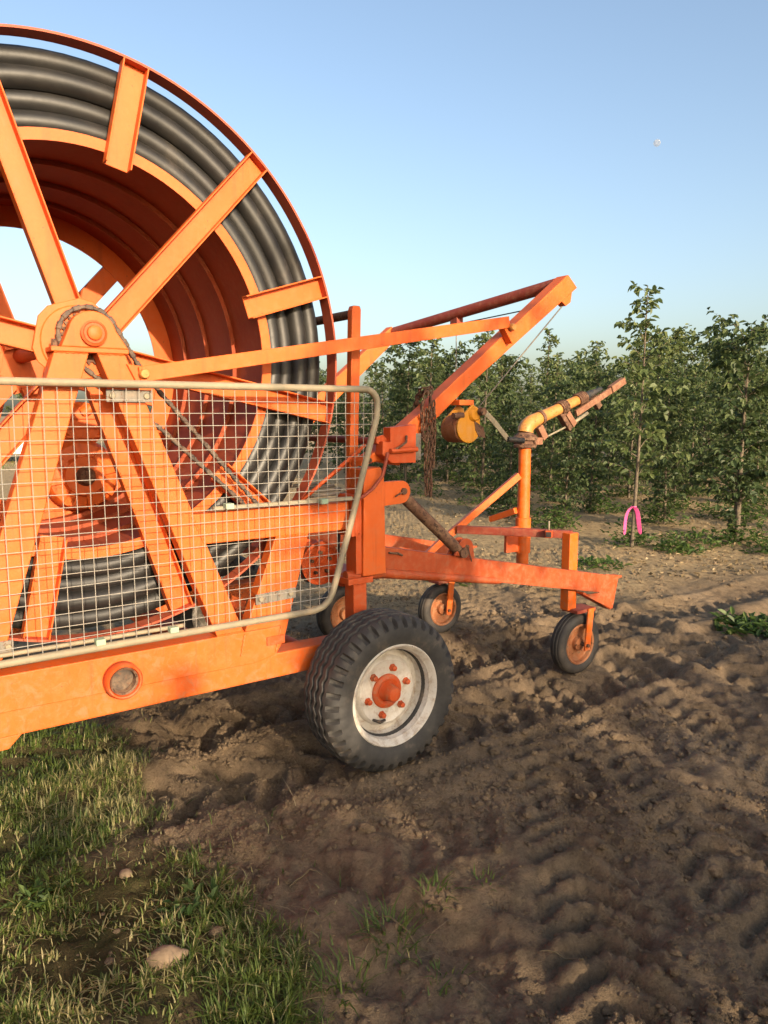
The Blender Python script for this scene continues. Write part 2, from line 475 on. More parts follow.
def height(x, y):
    x = np.asarray(x, float); y = np.asarray(y, float)
    u, v = to_uv(x, y)
    g = turf_mask(x, y)
    r = np.hypot(x, y - 2)
    near = 1 - smooth(12, 30, r)
    h = 0.03 * fbm(x * 0.45, y * 0.45, 3, 3) * near
    rough = 0.018 * fbm(x * 1.7, y * 1.7, 3, 11) + 0.014 * fbm(x * 6, y * 6, 5, 15) - 0.016 * np.abs(fbm(x * 4.3, y * 4.3, 5, 19)) - 0.016 * np.abs(fbm(x * 13, y * 13, 4, 20))
    cl = 0.30 * lumps(x, y, 0.10, 40, 0.25) + 0.6 * lumps(x, y, 0.052, 50, 0.5) + 0.9 * lumps(x, y, 0.028, 60, 0.75)
    patch = np.clip(0.55 + 1.6 * fbm(x * 0.9, y * 0.9, 3, 71), 0.12, 1.2)
    soil = rough + cl * patch * 0.85
    tr = track(u, v, 0.0, 0.50, 0.035, 0.19) + 0.5 * track(u, v, -0.75, 0.44, 0.03, 0.17, 0.9) + 0.4 * track(u, v, -1.45, 0.46, 0.04, 0.20, 1.4) + track(u, v, 0.75, 0.44, 0.03, 0.18, 2.2)
    tr = tr + 0.9 * track(y - 0.12 * x, x + 0.12 * y, 1.62, 0.44, 0.02, 0.135, 0.4) + 0.6 * track(y + 0.1 * x, x - 0.1 * y, 0.42, 0.40, 0.016, 0.14, 1.9) + 0.9 * track(y - 0.12 * x, x + 0.12 * y, 2.3, 0.42, 0.02, 0.145, 2.7) + 0.8 * track(v * 0.96 + 0.28 * u, u * 0.96 - 0.28 * v, 2.75, 0.5, 0.045, 0.2, 0.6)
    # furrow that runs under the frame towards the lower right
    fx = np.interp(y, [1.8, 2.42, 2.72, 3.28, 3.97, 5.2], [0.6, 0.05, -0.28, -0.66, -1.14, -1.9])
    fur = -0.055 * np.exp(-((x - fx) / 0.09) ** 2) + 0.018 * np.exp(-((x - fx + 0.24) / 0.13) ** 2) + 0.015 * np.exp(-((x - fx - 0.27) / 0.15) ** 2)
    fur = fur * smooth(1.6, 2.3, y) * (1 - smooth(4.4, 5.4, y))
    h = h + near * (1 - 0.55 * g) * (soil + tr * (1 - smooth(6.0, 9.0, y)) + fur) + 0.02 * g * near
    # ground is levelled under the standing wheels
    for (uw, vw, rw) in ((0.03, -0.18, 0.16), (1.79, 0.10, 0.12), (1.67, 1.33, 0.12), (0.95, 1.57, 0.12), (0.03, 1.70, 0.2)):
        w = np.exp(-(((u - uw) / (rw * 1.5)) ** 2 + ((v - vw) / rw) ** 2))
        h = h * (1 - w) + w * 0.012
    return h

def axis_coords(lo, hi, step, g, far):
    a = list(np.arange(lo, hi, step))
    s = step
    x = hi
    while x < far:
        a.append(x); s *= g; x += s
    s = step; x = lo - step
    b = []
    while x > -far:
        b.append(x); s *= g; x -= s
    return np.array(b[::-1] + a)

gx = axis_coords(-1.9, 2.6, 0.0115, 1.035, 900)
yy = [1.55]; st = 0.0095
while yy[-1] < 900:
    yy.append(yy[-1] + st); st *= 1.0055 if yy[-1] < 9 else 1.05
yb = [1.55 - 0.05]; st = 0.06
while yb[-1] > -120:
    yb.append(yb[-1] - st); st *= 1.15
gy = np.array(yb[::-1] + yy)
GX, GY = np.meshgrid(gx, gy)
GZ = height(GX, GY)
ny, nx = GX.shape
verts = np.stack([GX.ravel(), GY.ravel(), GZ.ravel()], 1).astype(np.float32)
ii = np.arange(ny * nx).reshape(ny, nx)
quads = np.stack([ii[:-1, :-1], ii[:-1, 1:], ii[1:, 1:], ii[1:, :-1]], -1).reshape(-1, 4).astype(np.int32)

def np_mesh(name, verts, faces, mat, attrs=None, smooth_=True):
    """faces: (n,k) index array"""
    me = bpy.data.meshes.new(name)
    k = faces.shape[1]
    me.vertices.add(len(verts)); me.vertices.foreach_set('co', np.ascontiguousarray(verts, np.float32).ravel())
    me.loops.add(faces.size); me.loops.foreach_set('vertex_index', np.ascontiguousarray(faces, np.int32).ravel())
    me.polygons.add(len(faces)); me.polygons.foreach_set('loop_start', np.arange(0, faces.size, k, dtype=np.int32))
    me.polygons.foreach_set('use_smooth', np.full(len(faces), smooth_))
    me.update(calc_edges=True)
    for an, av in (attrs or {}).items():
        a = me.attributes.new(an, 'FLOAT', 'POINT'); a.data.foreach_set('value', np.ascontiguousarray(av, np.float32))
    me.materials.append(M[mat])
    return me

def np_obj(name, me, parent=None):
    o = bpy.data.objects.new(name, me); COL.objects.link(o)
    if parent is not None: o.parent = parent
    return o

# orchard grid: first trunk and the two row directions
T0 = np.array([3.10, 9.37]); RA = np.array([0.947, 0.32]); RB = np.array([-0.32, 0.947])
def litter_mask(x, y):
    b = (x - T0[0]) * RB[0] + (y - T0[1]) * RB[1]
    return 0.85 * smooth(-2.6, -0.6, b + 1.2 * fbm(x * 0.8, y * 0.8, 3, 13))
turf = turf_mask(GX, GY) * np.clip(0.85 + fbm(GX * 3, GY * 3, 3, 8), 0, 1)
ground = np_obj('ground', np_mesh('ground', verts, quads, 'soil', {'turf': turf.ravel(), 'litter': litter_mask(GX, GY).ravel()}))
tag(ground, None, None, None, 'structure')

# ------------------------------------------------------------------ clods, grass, straw, weeds
nr = np.random.default_rng(5)
def icos(k):
    bm = bmesh.new(); bmesh.ops.create_icosphere(bm, subdivisions=k, radius=1)
    v = np.array([p.co[:] for p in bm.verts]); f = np.array([[p.index for p in q.verts] for q in bm.faces]); bm.free()
    return v, f

def make_clods(n, size, k, ymax, wobble):
    V0_, F0_ = icos(k)
    y = 1.7 + (nr.random(n) ** 1.5) * ymax
    x = (nr.random(n) - 0.5) * (1.15 * y + 0.6)
    keep = (nr.random(n) < np.clip(0.38 + 2.0 * fbm(x * 1.3, y * 1.3, 3, 71), 0.06, 1)) & (nr.random(n) > turf_mask(x, y) * 0.992)
    x, y = x[keep], y[keep]; n = len(x)
    s = size(n)
    z = height(x, y)
    sc = s[:, None] * (0.75 + 0.5 * nr.random((n, 3))) * np.array([1.0, 1.0, 0.75])
    ang = nr.random(n) * 2 * PI
    wob = 1 + wobble * (nr.random((n, len(V0_))) - 0.5)
    p = V0_[None] * wob[..., None] * sc[:, None, :]
    c, s_ = np.cos(ang)[:, None], np.sin(ang)[:, None]
    q = np.stack([p[..., 0] * c - p[..., 1] * s_, p[..., 0] * s_ + p[..., 1] * c, p[..., 2]], -1)
    q += np.stack([x, y, z + s * 0.25], -1)[:, None, :]
    f = (F0_[None] + (np.arange(n) * len(V0_))[:, None, None])
    return q.reshape(-1, 3), f.reshape(-1, 3)
ca, fa_ = make_clods(110000, lambda n: 0.0022 + 0.0062 * nr.random(n) ** 2.2, 1, 6.0, 0.5)
cb, fb_ = make_clods(16000, lambda n: 0.006 + 0.012 * nr.random(n) ** 2.2 + 0.016 * (nr.random(n) < 0.05) * nr.random(n), 2, 7.5, 0.34)
tag(np_obj('soil_clods', np_mesh('soil_clods', np.concatenate([ca, cb]), np.concatenate([fa_, fb_ + len(ca)]), 'clod', smooth_=False)), 'crumbly brown soil clods strewn over the tilled ground', 'soil', None, 'stuff')

def blades(x, y, z, hgt, wid, ang, lean, tone, name, mat):
    n = len(x)
    dirx, diry = np.cos(ang), np.sin(ang)
    sx, sy = -diry, dirx
    t = np.array([0, 0.35, 0.7, 1.0])
    V = np.zeros((n, 7, 3))
    for k in range(4):
        off = lean * hgt * t[k] ** 1.8
        cx = x + dirx * off; cy = y + diry * off
        cz = z + hgt * t[k] * (1 - 0.35 * np.minimum(lean, 1.5) * t[k])
        if k < 3:
            w = wid * (1 - 0.75 * t[k] ** 1.5) / 2
            V[:, 2 * k] = np.stack([cx - sx * w, cy - sy * w, cz], -1)
            V[:, 2 * k + 1] = np.stack([cx + sx * w, cy + sy * w, cz], -1)
        else:
            V[:, 6] = np.stack([cx, cy, cz], -1)
    base = np.array([[0, 1, 3], [0, 3, 2], [2, 3, 5], [2, 5, 4], [4, 5, 6]])
    f = (base[None] + (np.arange(n) * 7)[:, None, None]).reshape(-1, 3)
    return np_mesh(name, V.reshape(-1, 3), f, mat, {'tone': np.repeat(tone, 7)}, True)

def make_grass(n):
    y = 1.65 + 3.4 * nr.random(n) ** 1.3
    x = turf_edge(y) + 0.45 - 2.6 * nr.random(n)
    # tufts
    dens = np.clip(0.58 + 2.0 * fbm(x * 3.3, y * 3.3, 4, 23), 0.14, 1)
    m = turf_mask(x, y)
    keep = (nr.random(n) < dens * np.clip(m * 1.15 + 0.02, 0, 1)) & (x > -0.62 * y - 0.3)
    x, y, dens = x[keep], y[keep], dens[keep]; n = len(x)
    # clumping
    x = x + 0.018 * np.sin(x * 60) ; y = y + 0.018 * np.sin(y * 55 + 1)
    h = (0.018 + 0.048 * nr.random(n) ** 2.0) * (0.55 + 0.7 * dens)
    dry = fbm(x * 2.4, y * 2.4, 3, 57)
    tone = np.where(nr.random(n) < np.clip(0.28 + 0.85 * dry, 0.06, 0.75), 0.78 + 0.22 * nr.random(n), 0.62 * nr.random(n))
    return blades(x, y, height(x, y) - 0.005, h, 0.0032 + 0.0045 * nr.random(n), nr.random(n) * 2 * PI, 0.2 + 1.5 * nr.random(n) ** 1.5, tone, 'meadow_grass', 'grass')
tag(np_obj('meadow_grass', make_grass(170000)), 'short patchy meadow grass with dry stalks beside the bare soil', 'grass', None, 'stuff')

def make_far_grass(n):
    y = 4.5 + 26 * nr.random(n) ** 1.7
    x = turf_edge(y) - 9 * nr.random(n) + 0.4
    keep = (nr.random(n) < turf_mask(x, y)) & (x > -0.62 * y - 0.3)
    x, y = x[keep], y[keep]; n = len(x)
    return blades(x, y, height(x, y), 0.08 + 0.12 * nr.random(n), 0.012 + 0.01 * nr.random(n), nr.random(n) * 2 * PI, 0.3 + nr.random(n), 0.75 * nr.random(n), 'field_grass', 'grass')
tag(np_obj('field_grass', make_far_grass(9000)), 'rough green grass field beyond the hose reel', 'grass', None, 'stuff')

def make_straw(n):
    y = 1.7 + 8 * nr.random(n) ** 1.7
    x = (nr.random(n) - 0.5) * (1.15 * y + 0.4)
    keep = nr.random(n) < np.clip(0.25 + 1.8 * fbm(x * 1.2, y * 1.2, 3, 29), 0.02, 1)
    x, y = x[keep], y[keep]; n = len(x)
    return blades(x, y, height(x, y) + 0.004, 0.02 + 0.07 * nr.random(n) ** 2, 0.0015 + 0.002 * nr.random(n), nr.random(n) * 2 * PI, 1.8 + 1.4 * nr.random(n), nr.random(n), 'dry_straw', 'straw')
tag(np_obj('dry_straw', make_straw(1600)), 'thin dry straw bits scattered on the soil', 'straw', None, 'stuff')

def tuft(cx, cy, n, spread, hmax, tone_hi=0.6):
    a = nr.random(n) * 2 * PI; r = spread * np.sqrt(nr.random(n))
    x, y = cx + r * np.cos(a), cy + r * np.sin(a)
    return blades(x, y, height(x, y) - 0.004, hmax * (0.35 + 0.65 * nr.random(n)), 0.004 + 0.004 * nr.random(n), a + nr.normal(0, 0.6, n), 0.3 + 1.1 * nr.random(n), tone_hi * nr.random(n) ** 0.8, 'grass_tuft', 'grass')

for (cx, cy, n, sp, hm, lab) in (
    (0.02, 2.20, 60, 0.09, 0.10, 'small green grass tuft on bare soil near the bottom edge'),
    (0.16, 2.42, 45, 0.07, 0.08, 'thin grass tuft on soil in front of the big tyre, nearest it'),
    (-0.12, 2.02, 55, 0.08, 0.09, 'grass tuft straddling the edge between turf and soil'),
    (0.17, 2.06, 26, 0.08, 0.06, 'sparse pale grass tuft among clods, lowest on the soil'),
    (0.36, 2.50, 18, 0.06, 0.05, 'tiny grass sprout among the wheel tracks'),
):
    tag(np_obj('grass_tuft', tuft(cx, cy, n, sp, hm)), lab, 'grass tuft', 'grass tufts growing on the tilled soil')

for (px, py, a, ln, lab) in ((0.10, 2.18, 2.6, 0.16, 'dry straw stalk lying on soil near the lower middle'),
                             (0.60, 2.10, 2.7, 0.13, 'pale broken straw stalk lying on clods, lower right'),
                             (-0.33, 2.46, 0.4, 0.12, 'bent straw stalk lying along the turf edge')):
    pts = []
    for k in range(6):
        t = k / 5
        x, y = px + cos(a) * ln * t, py + sin(a) * ln * t + 0.015 * sin(t * 3)
        pts.append((x, y, float(height(x, y)) + 0.012 + 0.01 * sin(t * PI)))
    tag(MB().tube(pts, [0.0032, 0.003, 0.0028, 0.0024, 0.002, 0.0012], 6).build('straw_stalk', 'straw'), lab, 'straw')

def leaf_cards(C, D, N, L, Wd, fold=0.25):
    """C base points, D directions, N up-ish normals; six-point folded leaves -> verts (n,6,3)"""
    S = np.cross(D, N); S /= np.linalg.norm(S, axis=1, keepdims=True) + 1e-9
    U = np.cross(S, D)
    L = L[:, None]; Wd = Wd[:, None]
    V = np.zeros((len(C), 6, 3))
    V[:, 0] = C
    V[:, 1] = C + D * L * 0.30 + S * Wd * 0.46 + U * Wd * fold
    V[:, 2] = C + D * L * 0.68 + S * Wd * 0.40 + U * Wd * fold * 0.7 - U * L * 0.06
    V[:, 3] = C + D * L - U * L * 0.16
    V[:, 4] = C + D * L * 0.68 - S * Wd * 0.40 + U * Wd * fold * 0.7 - U * L * 0.06
    V[:, 5] = C + D * L * 0.30 - S * Wd * 0.46 + U * Wd * fold
    return V
LEAF_F = np.array([[0, 1, 2, 3], [0, 3, 4, 5]])
def leaves_mesh(name, V, tone, mat):
    n = len(V)
    f = (LEAF_F[None] + (np.arange(n) * 6)[:, None, None]).reshape(-1, 4)
    return np_mesh(name, V.reshape(-1, 3), f, mat, {'tone': np.repeat(tone, 6)}, False)

def weed_patch(rs, n, cx, cy, sp, hmax, size):
    a = rs.random(n) * 2 * PI; r = sp * rs.random(n) ** 0.6
    x, y = cx + r * np.cos(a), cy + r * np.sin(a) * 0.8
    z = height(x, y) + hmax * rs.random(n) * (1 - 0.7 * r / sp)
    C = np.stack([x, y, z], -1)
    b = rs.random(n) * 2 * PI; e = rs.random(n) * 0.9
    D = np.stack([np.cos(b) * np.cos(e), np.sin(b) * np.cos(e), np.sin(e)], -1)
    N = np.stack([0.3 * rs.normal(0, 1, n), 0.3 * rs.normal(0, 1, n), np.ones(n)], -1)
    L = size * (0.5 + rs.random(n))
    return leaf_cards(C, D, N, L, L * 0.45), rs.random(n)

# ------------------------------------------------------------------ trees
def make_tree(seed, H, base, width, nb, leaf, style='column', leaf_mat_='leaf', trunk_r=0.026, dense=1.0, low=0):
    """returns (trunk mesh, crown mesh) of a young nursery tree: stem, branches, twigs, folded leaves"""
    rs = np.random.default_rng(seed)
    wood = MB()
    lean = rs.normal(0, 0.02, 2)
    stem = []
    for k in range(9):
        t = k / 8
        stem.append(Vector((lean[0] * H * t + 0.02 * sin(3 * t + seed), lean[1] * H * t + 0.02 * cos(2.3 * t + seed), H * t)))
    wood.tube([stem[0] - Vector((0, 0, 0.12))] + stem, [trunk_r * 1.35] + [trunk_r * (1.15 - 0.95 * k / 8) for k in range(9)], 7)
    def on_stem(z):
        t = min(max(z / H, 0), 1) * 8; i = min(int(t), 7)
        return stem[i].lerp(stem[i + 1], t - i)
    C, D, N, L = [], [], [], []
    def leafy(pts, n, size, droop):
        k = len(pts) - 1
        for q in range(n):
            t = (0.12 + 0.88 * (q + rs.random() * 0.8) / n) * k
            i = min(int(t), k - 1)
            p = pts[i].lerp(pts[i + 1], min(t - i, 1))
            ax = (pts[i + 1] - pts[i]).normalized()
            sd = ax.cross(Vector((0, 0, 1)))
            if sd.length < 0.1: sd = Vector((1, 0, 0))
            sd.normalize(); sd.rotate(Matrix.Rotation(rs.normal(0, 0.7) + (PI if q % 2 else 0), 3, ax))
            d = (sd + ax * (0.5 + 0.4 * rs.random()) + Vector((0, 0, -droop * (0.5 + rs.random())))).normalized()
            nrm = Vector((rs.normal(0, 0.45), rs.normal(0, 0.45), 1)).normalized()
            C.append(p[:]); D.append(d[:]); N.append(nrm[:]); L.append(size * (0.55 + 0.7 * rs.random()))
    for b in range(nb):
        f = (b + rs.random()) / nb
        z = base + (H * 0.97 - base) * f ** 0.92
        p0 = on_stem(z)
        az = b * 2.399 + rs.normal(0, 0.5)
        if style == 'column':
            ln = width * (0.75 + 0.5 * rs.random()) * (1.0 - 0.74 * f ** 0.8) * (0.6 + 0.4 * min(1, f * 6))
            el0 = 0.55 + 0.55 * f + rs.normal(0, 0.14); arch = 0.55 + 0.35 * rs.random()
        elif style == 'arch':
            ln = width * (0.55 + 0.35 * rs.random()) * (0.75 + 0.7 * max(0, f - 0.4))
            el0 = 0.95 + rs.normal(0, 0.15); arch = 1.0 + 0.5 * rs.random()
        else:
            ln = width * (0.7 + 0.5 * rs.random()) * (0.35 + 0.9 * sin(PI * min(1, 0.12 + 0.85 * f)))
            el0 = 0.5 + 0.6 * f + rs.normal(0, 0.2); arch = 0.5
        pts = [p0]
        p = p0.copy()
        for k in range(5):
            el = el0 - arch * (k / 4) ** 1.2
            az += rs.normal(0, 0.12)
            p = p + Vector((cos(az) * cos(el), sin(az) * cos(el), sin(el))) * (ln / 5)
            pts.append(p.copy())
        r0 = max(0.003, trunk_r * 0.32 * (1 - 0.6 * f))
        wood.tube(pts, [r0 * (1 - 0.8 * k / 5) for k in range(6)], 4, caps=False)
        leafy(pts, max(5, int(ln / leaf * 2.3 * dense)), leaf, 0.35)
        ns = max(2, int(ln / 0.16 * dense))
        for s in range(ns):
            t = (0.15 + 0.8 * rs.random()) * 5; i = min(int(t), 4)
            q0 = pts[i].lerp(pts[i + 1], t - i)
            a2 = az + rs.choice([-1, 1]) * (0.6 + 0.6 * rs.random()); e2 = 0.25 + rs.normal(0, 0.35)
            l2 = ln * (0.25 + 0.3 * rs.random()) * (1 - 0.4 * t / 5)
            tw = [q0]; q = q0.copy()
            for k in range(3):
                e2 -= 0.15
                q = q + Vector((cos(a2) * cos(e2), sin(a2) * cos(e2), sin(e2))) * (l2 / 3); tw.append(q.copy())
            wood.tube(tw, [r0 * 0.4, r0 * 0.3, r0 * 0.22, r0 * 0.12], 3, caps=False)
            leafy(tw, max(3, int(l2 / leaf * 2.6 * dense)), leaf * 0.92, 0.4)
    # leader shoot
    leafy([on_stem(H * 0.78), on_stem(H * 0.86), on_stem(H * 0.93), on_stem(H)], int(14 * dense * (0.09 / leaf)), leaf * 0.8, 0.15)
    for q in range(low):   # suckers at the foot
        az = rs.random() * 6.28; pts = [Vector((0, 0, 0.02))]
        for k in range(3):
            pts.append(pts[-1] + Vector((cos(az) * 0.07, sin(az) * 0.07, 0.10 + 0.06 * rs.random())))
        wood.tube(pts, [0.004, 0.003, 0.002, 0.001], 3, caps=False)
        leafy(pts, 9, leaf * 0.8, 0.3)
    C, D, N, L = map(np.array, (C, D, N, L))
    V = leaf_cards(C, D, N, L, L * (0.62 + 0.15 * rs.random(len(L))))
    tone = np.clip(rs.random(len(L)) * 0.75 + 0.25 * (C[:, 2] / H), 0, 1)
    tm = bpy.data.meshes.new('trunk')
    tm.from_pydata(wood.v, [], wood.f); tm.polygons.foreach_set('use_smooth', wood.s); tm.materials.append(M['bark'])
    cm = leaves_mesh('crown', V, tone, leaf_mat_)
    return tm, cm

def plant_tree(meshes, x, y, rz, sc, label, group=None, name='nursery_tree', cat='tree'):
    t = thing(name, label, cat, (x, y, float(height(np.array([x]), np.array([y]))[0]) - 0.01), rz, group)
    t.scale = (sc, sc, sc)
    np_obj('trunk', meshes[0], t); np_obj('crown', meshes[1], t)
    return t

hero_ribbon = make_tree(101, 3.16, 0.80, 0.80, 36, 0.098, 'column', 'leaf', 0.023, 1.15)
hero_arch = make_tree(207, 2.75, 0.34, 1.05, 40, 0.098, 'arch', 'leaf_dark', 0.034, 1.35, 14)
protos = [make_tree(300 + k, 2.55 + 0.28 * (k % 3), 0.10 + 0.06 * (k % 4), 0.70 + 0.1 * (k % 2), 54, 0.088, 'arch' if k == 3 else 'column', 'leaf' if k % 3 else 'leaf_dark', 0.024, 1.15, 8 if k % 2 else 4) for k in range(6)]
bushy = [make_tree(400 + k, 6.0, 0.8, 2.3, 44, 0.26, 'round', 'leaf_dark' if k else 'leaf', 0.10, 0.9) for k in range(2)]

plant_tree(hero_ribbon, T0[0], T0[1], 0.4, 1.0, 'slender young tree with a pink ribbon tied to its bare stem', 'nursery trees in rows')
plant_tree(hero_arch, 4.67, 9.92, 2.1, 1.0, 'young tree with long arching leafy shoots, right of the ribboned tree', 'nursery trees in rows')
GR = 'nursery trees in rows'
for j in range(0, 12):
    for i in range(0, 13):
        if j == 0 and i < 2: continue
        p = T0 + RA * (1.62 * i + (0.5 if j % 2 else 0.0) * 0.3) + RB * (1.62 * j)
        p = p + nr.normal(0, 0.10, 2)
        if p[0] > 0.54 * p[1] + 1.6: continue
        sc = (0.90 + 0.22 * nr.random()) * (1.10 if j > 4 else (0.88 if j < 3 else 1.0))
        if j == 0: lab = 'front row nursery tree beyond the arching one, at the margin of the field'
        elif i == 0 and j == 1: lab = 'nursery tree at the row end, second row behind the sprinkler'
        elif i == 0 and j < 5: lab = 'leafy nursery tree at the end of its row, behind the orange boom'
        elif j < 4: lab = 'leafy green nursery tree in the near rows behind the ribboned tree'
        else: lab = 'leafy nursery tree deep in the crowded rear rows of the plantation'
        plant_tree(protos[int(nr.integers(0, 6))], p[0], p[1], nr.random() * 6.28, sc, lab, GR if 'ribbon' not in lab or True else None)
for (x, y, s, k, lab) in ((16.5, 44, 1.0, 0, 'tall rounded tree rising above the rear of the nursery rows'),
                          (20.5, 46, 0.95, 1, 'dark broad tree beyond the nursery, beside the tall rounded one'),
                          (12.2, 47, 0.8, 1, 'smaller rounded tree peeping over the nursery rows')):
    plant_tree(bushy[k], x, y, x, s, lab, None, 'broadleaf_tree')
for (x, y, s, k, lab) in ((-15.5, 34, 0.50, 0, 'low dark bush behind the parked white car'),
                          (-19.5, 36, 0.55, 1, 'wider dark bush beyond the parked white car'),
                          (-12.0, 36, 0.46, 1, 'dark bush glimpsed between the orange legs of the machine'),
                          (-9.0, 37, 0.50, 0, 'green bush glimpsed under the reel hub, beyond the machine'),
                          (-6.2, 36, 0.44, 1, 'bush on the skyline behind the reel, nearest the orchard')):
    plant_tree(bushy[k], x, y, x, s, lab, None, 'bush', 'bush')
# the plantation goes on to the right of the photographer: these rows cast the evening shade on the field
def shade_tree(x, y, sc, k, lab='leafy nursery tree beside the photographer, shading the field'):
    plant_tree(protos[k % 6], x, y, x * 3.1 + y, sc, lab, 'nursery trees beside the photographer')
SHADE = []
SH0 = Vector((3.7, -3.6)); SHS = Vector((0.885, 0.465)); SHD = Vector((SUN_XY.x, SUN_XY.y))
def shade_at(s, back, top, k):
    p = SH0 + SHS * s + SHD * back
    SHADE.append((p.x, p.y, top / 2.85, k))
for q in range(9):
    s_ = -0.95 + 0.62 * q
    shade_at(s_, 0.25 * (q % 2), 2.4 if s_ < 0.2 else (4.5 if s_ < 1.0 else 2.6), q)
    shade_at(s_ + 0.3, 1.5, 2.7 if s_ < 0.2 else (4.8 if s_ < 0.7 else 2.95), q + 2)
for s_, b_, t_ in ((-1.75, 0.6, 2.2), (-2.5, 1.4, 2.6), (-3.3, 0.4, 2.3)):
    shade_at(s_, b_, t_, int(b_ * 10))
for (x, y, sc, k) in SHADE:
    shade_tree(x + nr.normal(0, 0.08), y + nr.normal(0, 0.08), sc * (0.95 + 0.1 * nr.random()), k)

# weeds under the rows
V, Tn = [], []
rs_ = np.random.default_rng(77)
for k in range(220):
    i, j = rs_.random() * 9, rs_.random() * 8 - 0.4
    p = T0 + RA * 1.62 * i + RB * 1.62 * (j if rs_.random() < 0.3 else round(j) + rs_.normal(0, 0.12))
    a, b = weed_patch(rs_, 90, p[0], p[1], 0.25 + 0.3 * rs_.random(), 0.22, 0.07)
    V.append(a); Tn.append(b)
for k in range(70):
    i, j = int(rs_.random() * 9), int(rs_.random() * 7)
    p = T0 + RA * 1.62 * i + RB * 1.62 * j + rs_.normal(0, 0.12, 2)
    a, b = weed_patch(rs_, 130, p[0], p[1], 0.34, 0.50, 0.075)
    V.append(a); Tn.append(b)
tag(np_obj('orchard_weeds', leaves_mesh('orchard_weeds', np.concatenate(V), np.concatenate(Tn), 'weed')), 'low green weeds growing between the nursery rows', 'weeds', None, 'stuff')
for (x, y, n, sp, hm, lab) in ((2.92, 5.85, 260, 0.30, 0.10, 'green weed patch on the soil at the field side margin'),
                               (3.60, 9.15, 160, 0.32, 0.16, 'leafy weed clump at the foot of the ribboned tree'),
                               (4.85, 9.15, 200, 0.42, 0.15, 'weed clump at the foot of the arching tree'),
                               (2.30, 8.20, 120, 0.35, 0.08, 'low weed patch on litter behind the sprinkler cart'),
                               (0.75, 7.60, 150, 0.40, 0.10, 'weed patch seen below the tongue of the machine'),
                               (-0.62, 2.32, 60, 0.10, 0.05, 'broadleaf weed amid the grass beside the small stone'),
                               (-1.15, 2.35, 50, 0.08, 0.06, 'bright broadleaf weed in the grass at the margin')):
    a, b = weed_patch(rs_, n, x, y, sp, hm, 0.075 if y > 4 else 0.035)
    tag(np_obj('weed_clump', leaves_mesh('weed_clump', a, b, 'weed')), lab, 'weed', 'weed clumps')

# dead leaves lying under the rows
n = 9000
b_ = -1.6 + 14 * rs_.random(n) ** 1.5; a_ = -2.5 + 16 * rs_.random(n)
lx = T0[0] + RA[0] * a_ + RB[0] * b_; ly = T0[1] + RA[1] * a_ + RB[1] * b_
kp = (np.abs(lx) < 0.56 * ly + 0.5) & (rs_.random(n) < np.clip(0.5 + 1.5 * fbm(lx, ly, 3, 88), 0.05, 1))
lx, ly = lx[kp], ly[kp]; n = len(lx)
ang = rs_.random(n) * 6.283; tl = rs_.normal(0, 0.35, n)
LV = leaf_cards(np.stack([lx, ly, height(lx, ly) + 0.012], -1), np.stack([np.cos(ang), np.sin(ang), tl], -1) / np.sqrt(1 + tl ** 2)[:, None],
                np.stack([rs_.normal(0, 0.4, n), rs_.normal(0, 0.4, n), np.ones(n)], -1), 0.03 + 0.05 * rs_.random(n), 0.02 + 0.03 * rs_.random(n), 0.35)
tag(np_obj('leaf_litter', leaves_mesh('leaf_litter', LV, rs_.random(n), 'straw')), 'dry pale leaf litter strewn under the nursery rows', 'leaf litter', None, 'stuff')

# stones
def stone(x, y, s, seed, label, name='stone', mat='stone'):
    rs = np.random.default_rng(seed)
    bm = bmesh.new(); bmesh.ops.create_icosphere(bm, subdivisions=3, radius=1)
    p = np.array([v.co[:] for v in bm.verts])
    w = 1 + 0.28 * fbm(p[:, 0] * 1.1 + seed, p[:, 1] * 1.1 + p[:, 2], 3, seed) + 0.06 * fbm(p[:, 0] * 5, p[:, 1] * 5 + p[:, 2] * 3, 2, seed)
    for v, k in zip(bm.verts, w):
        v.co = v.co * k; v.co.x *= s[0]; v.co.y *= s[1]; v.co.z *= s[2]
    me = bpy.data.meshes.new(name); bm.to_mesh(me); bm.free()
    for q in me.polygons: q.use_smooth = True
    me.materials.append(M[mat])
    o = bpy.data.objects.new(name, me); COL.objects.link(o)
    o.location = (x, y, float(height(np.array([x]), np.array([y]))[0]) + s[2] * 0.45); o.rotation_euler = (0, 0, 0.35)
    return tag(o, label, 'stone' if mat == 'stone' else 'clod')
stone(-0.645, 2.06, (0.062, 0.036, 0.030), 3, 'large flat tan stone lying in the grass, nearest the camera')
stone(-0.905, 2.48, (0.021, 0.019, 0.018), 8, 'small round brown stone lying in the grass')
stone(-0.52, 2.18, (0.024, 0.022, 0.020), 12, 'grey brown soil lump at the grass edge above the tan stone', 'soil_lump', 'clod')
stone(0.62, 3.30, (0.030, 0.026, 0.022), 21, 'pale soil lump lying right of the big tyre', 'soil_lump', 'clod')

# moon
def px_dir(x, y):
    f = Vector((0, cos(PITCH), -sin(PITCH))); up = Vector((0, sin(PITCH), cos(PITCH)))
    return (f + Vector((1, 0, 0)) * ((x - 384) / F_PX) + up * ((512 - y) / F_PX)).normalized()
bm = bmesh.new(); bmesh.ops.create_icosphere(bm, subdivisions=4, radius=5.8)
me = bpy.data.meshes.new('moon'); bm.to_mesh(me); bm.free()
for q in me.polygons: q.use_smooth = True
me.materials.append(M['moon'])
mo = bpy.data.objects.new('moon', me); COL.objects.link(mo)
mo.location = Vector((0, 0, CAM_H)) + px_dir(657, 143) * 1500
tag(mo, 'pale daytime moon in the clear blue sky', 'moon')
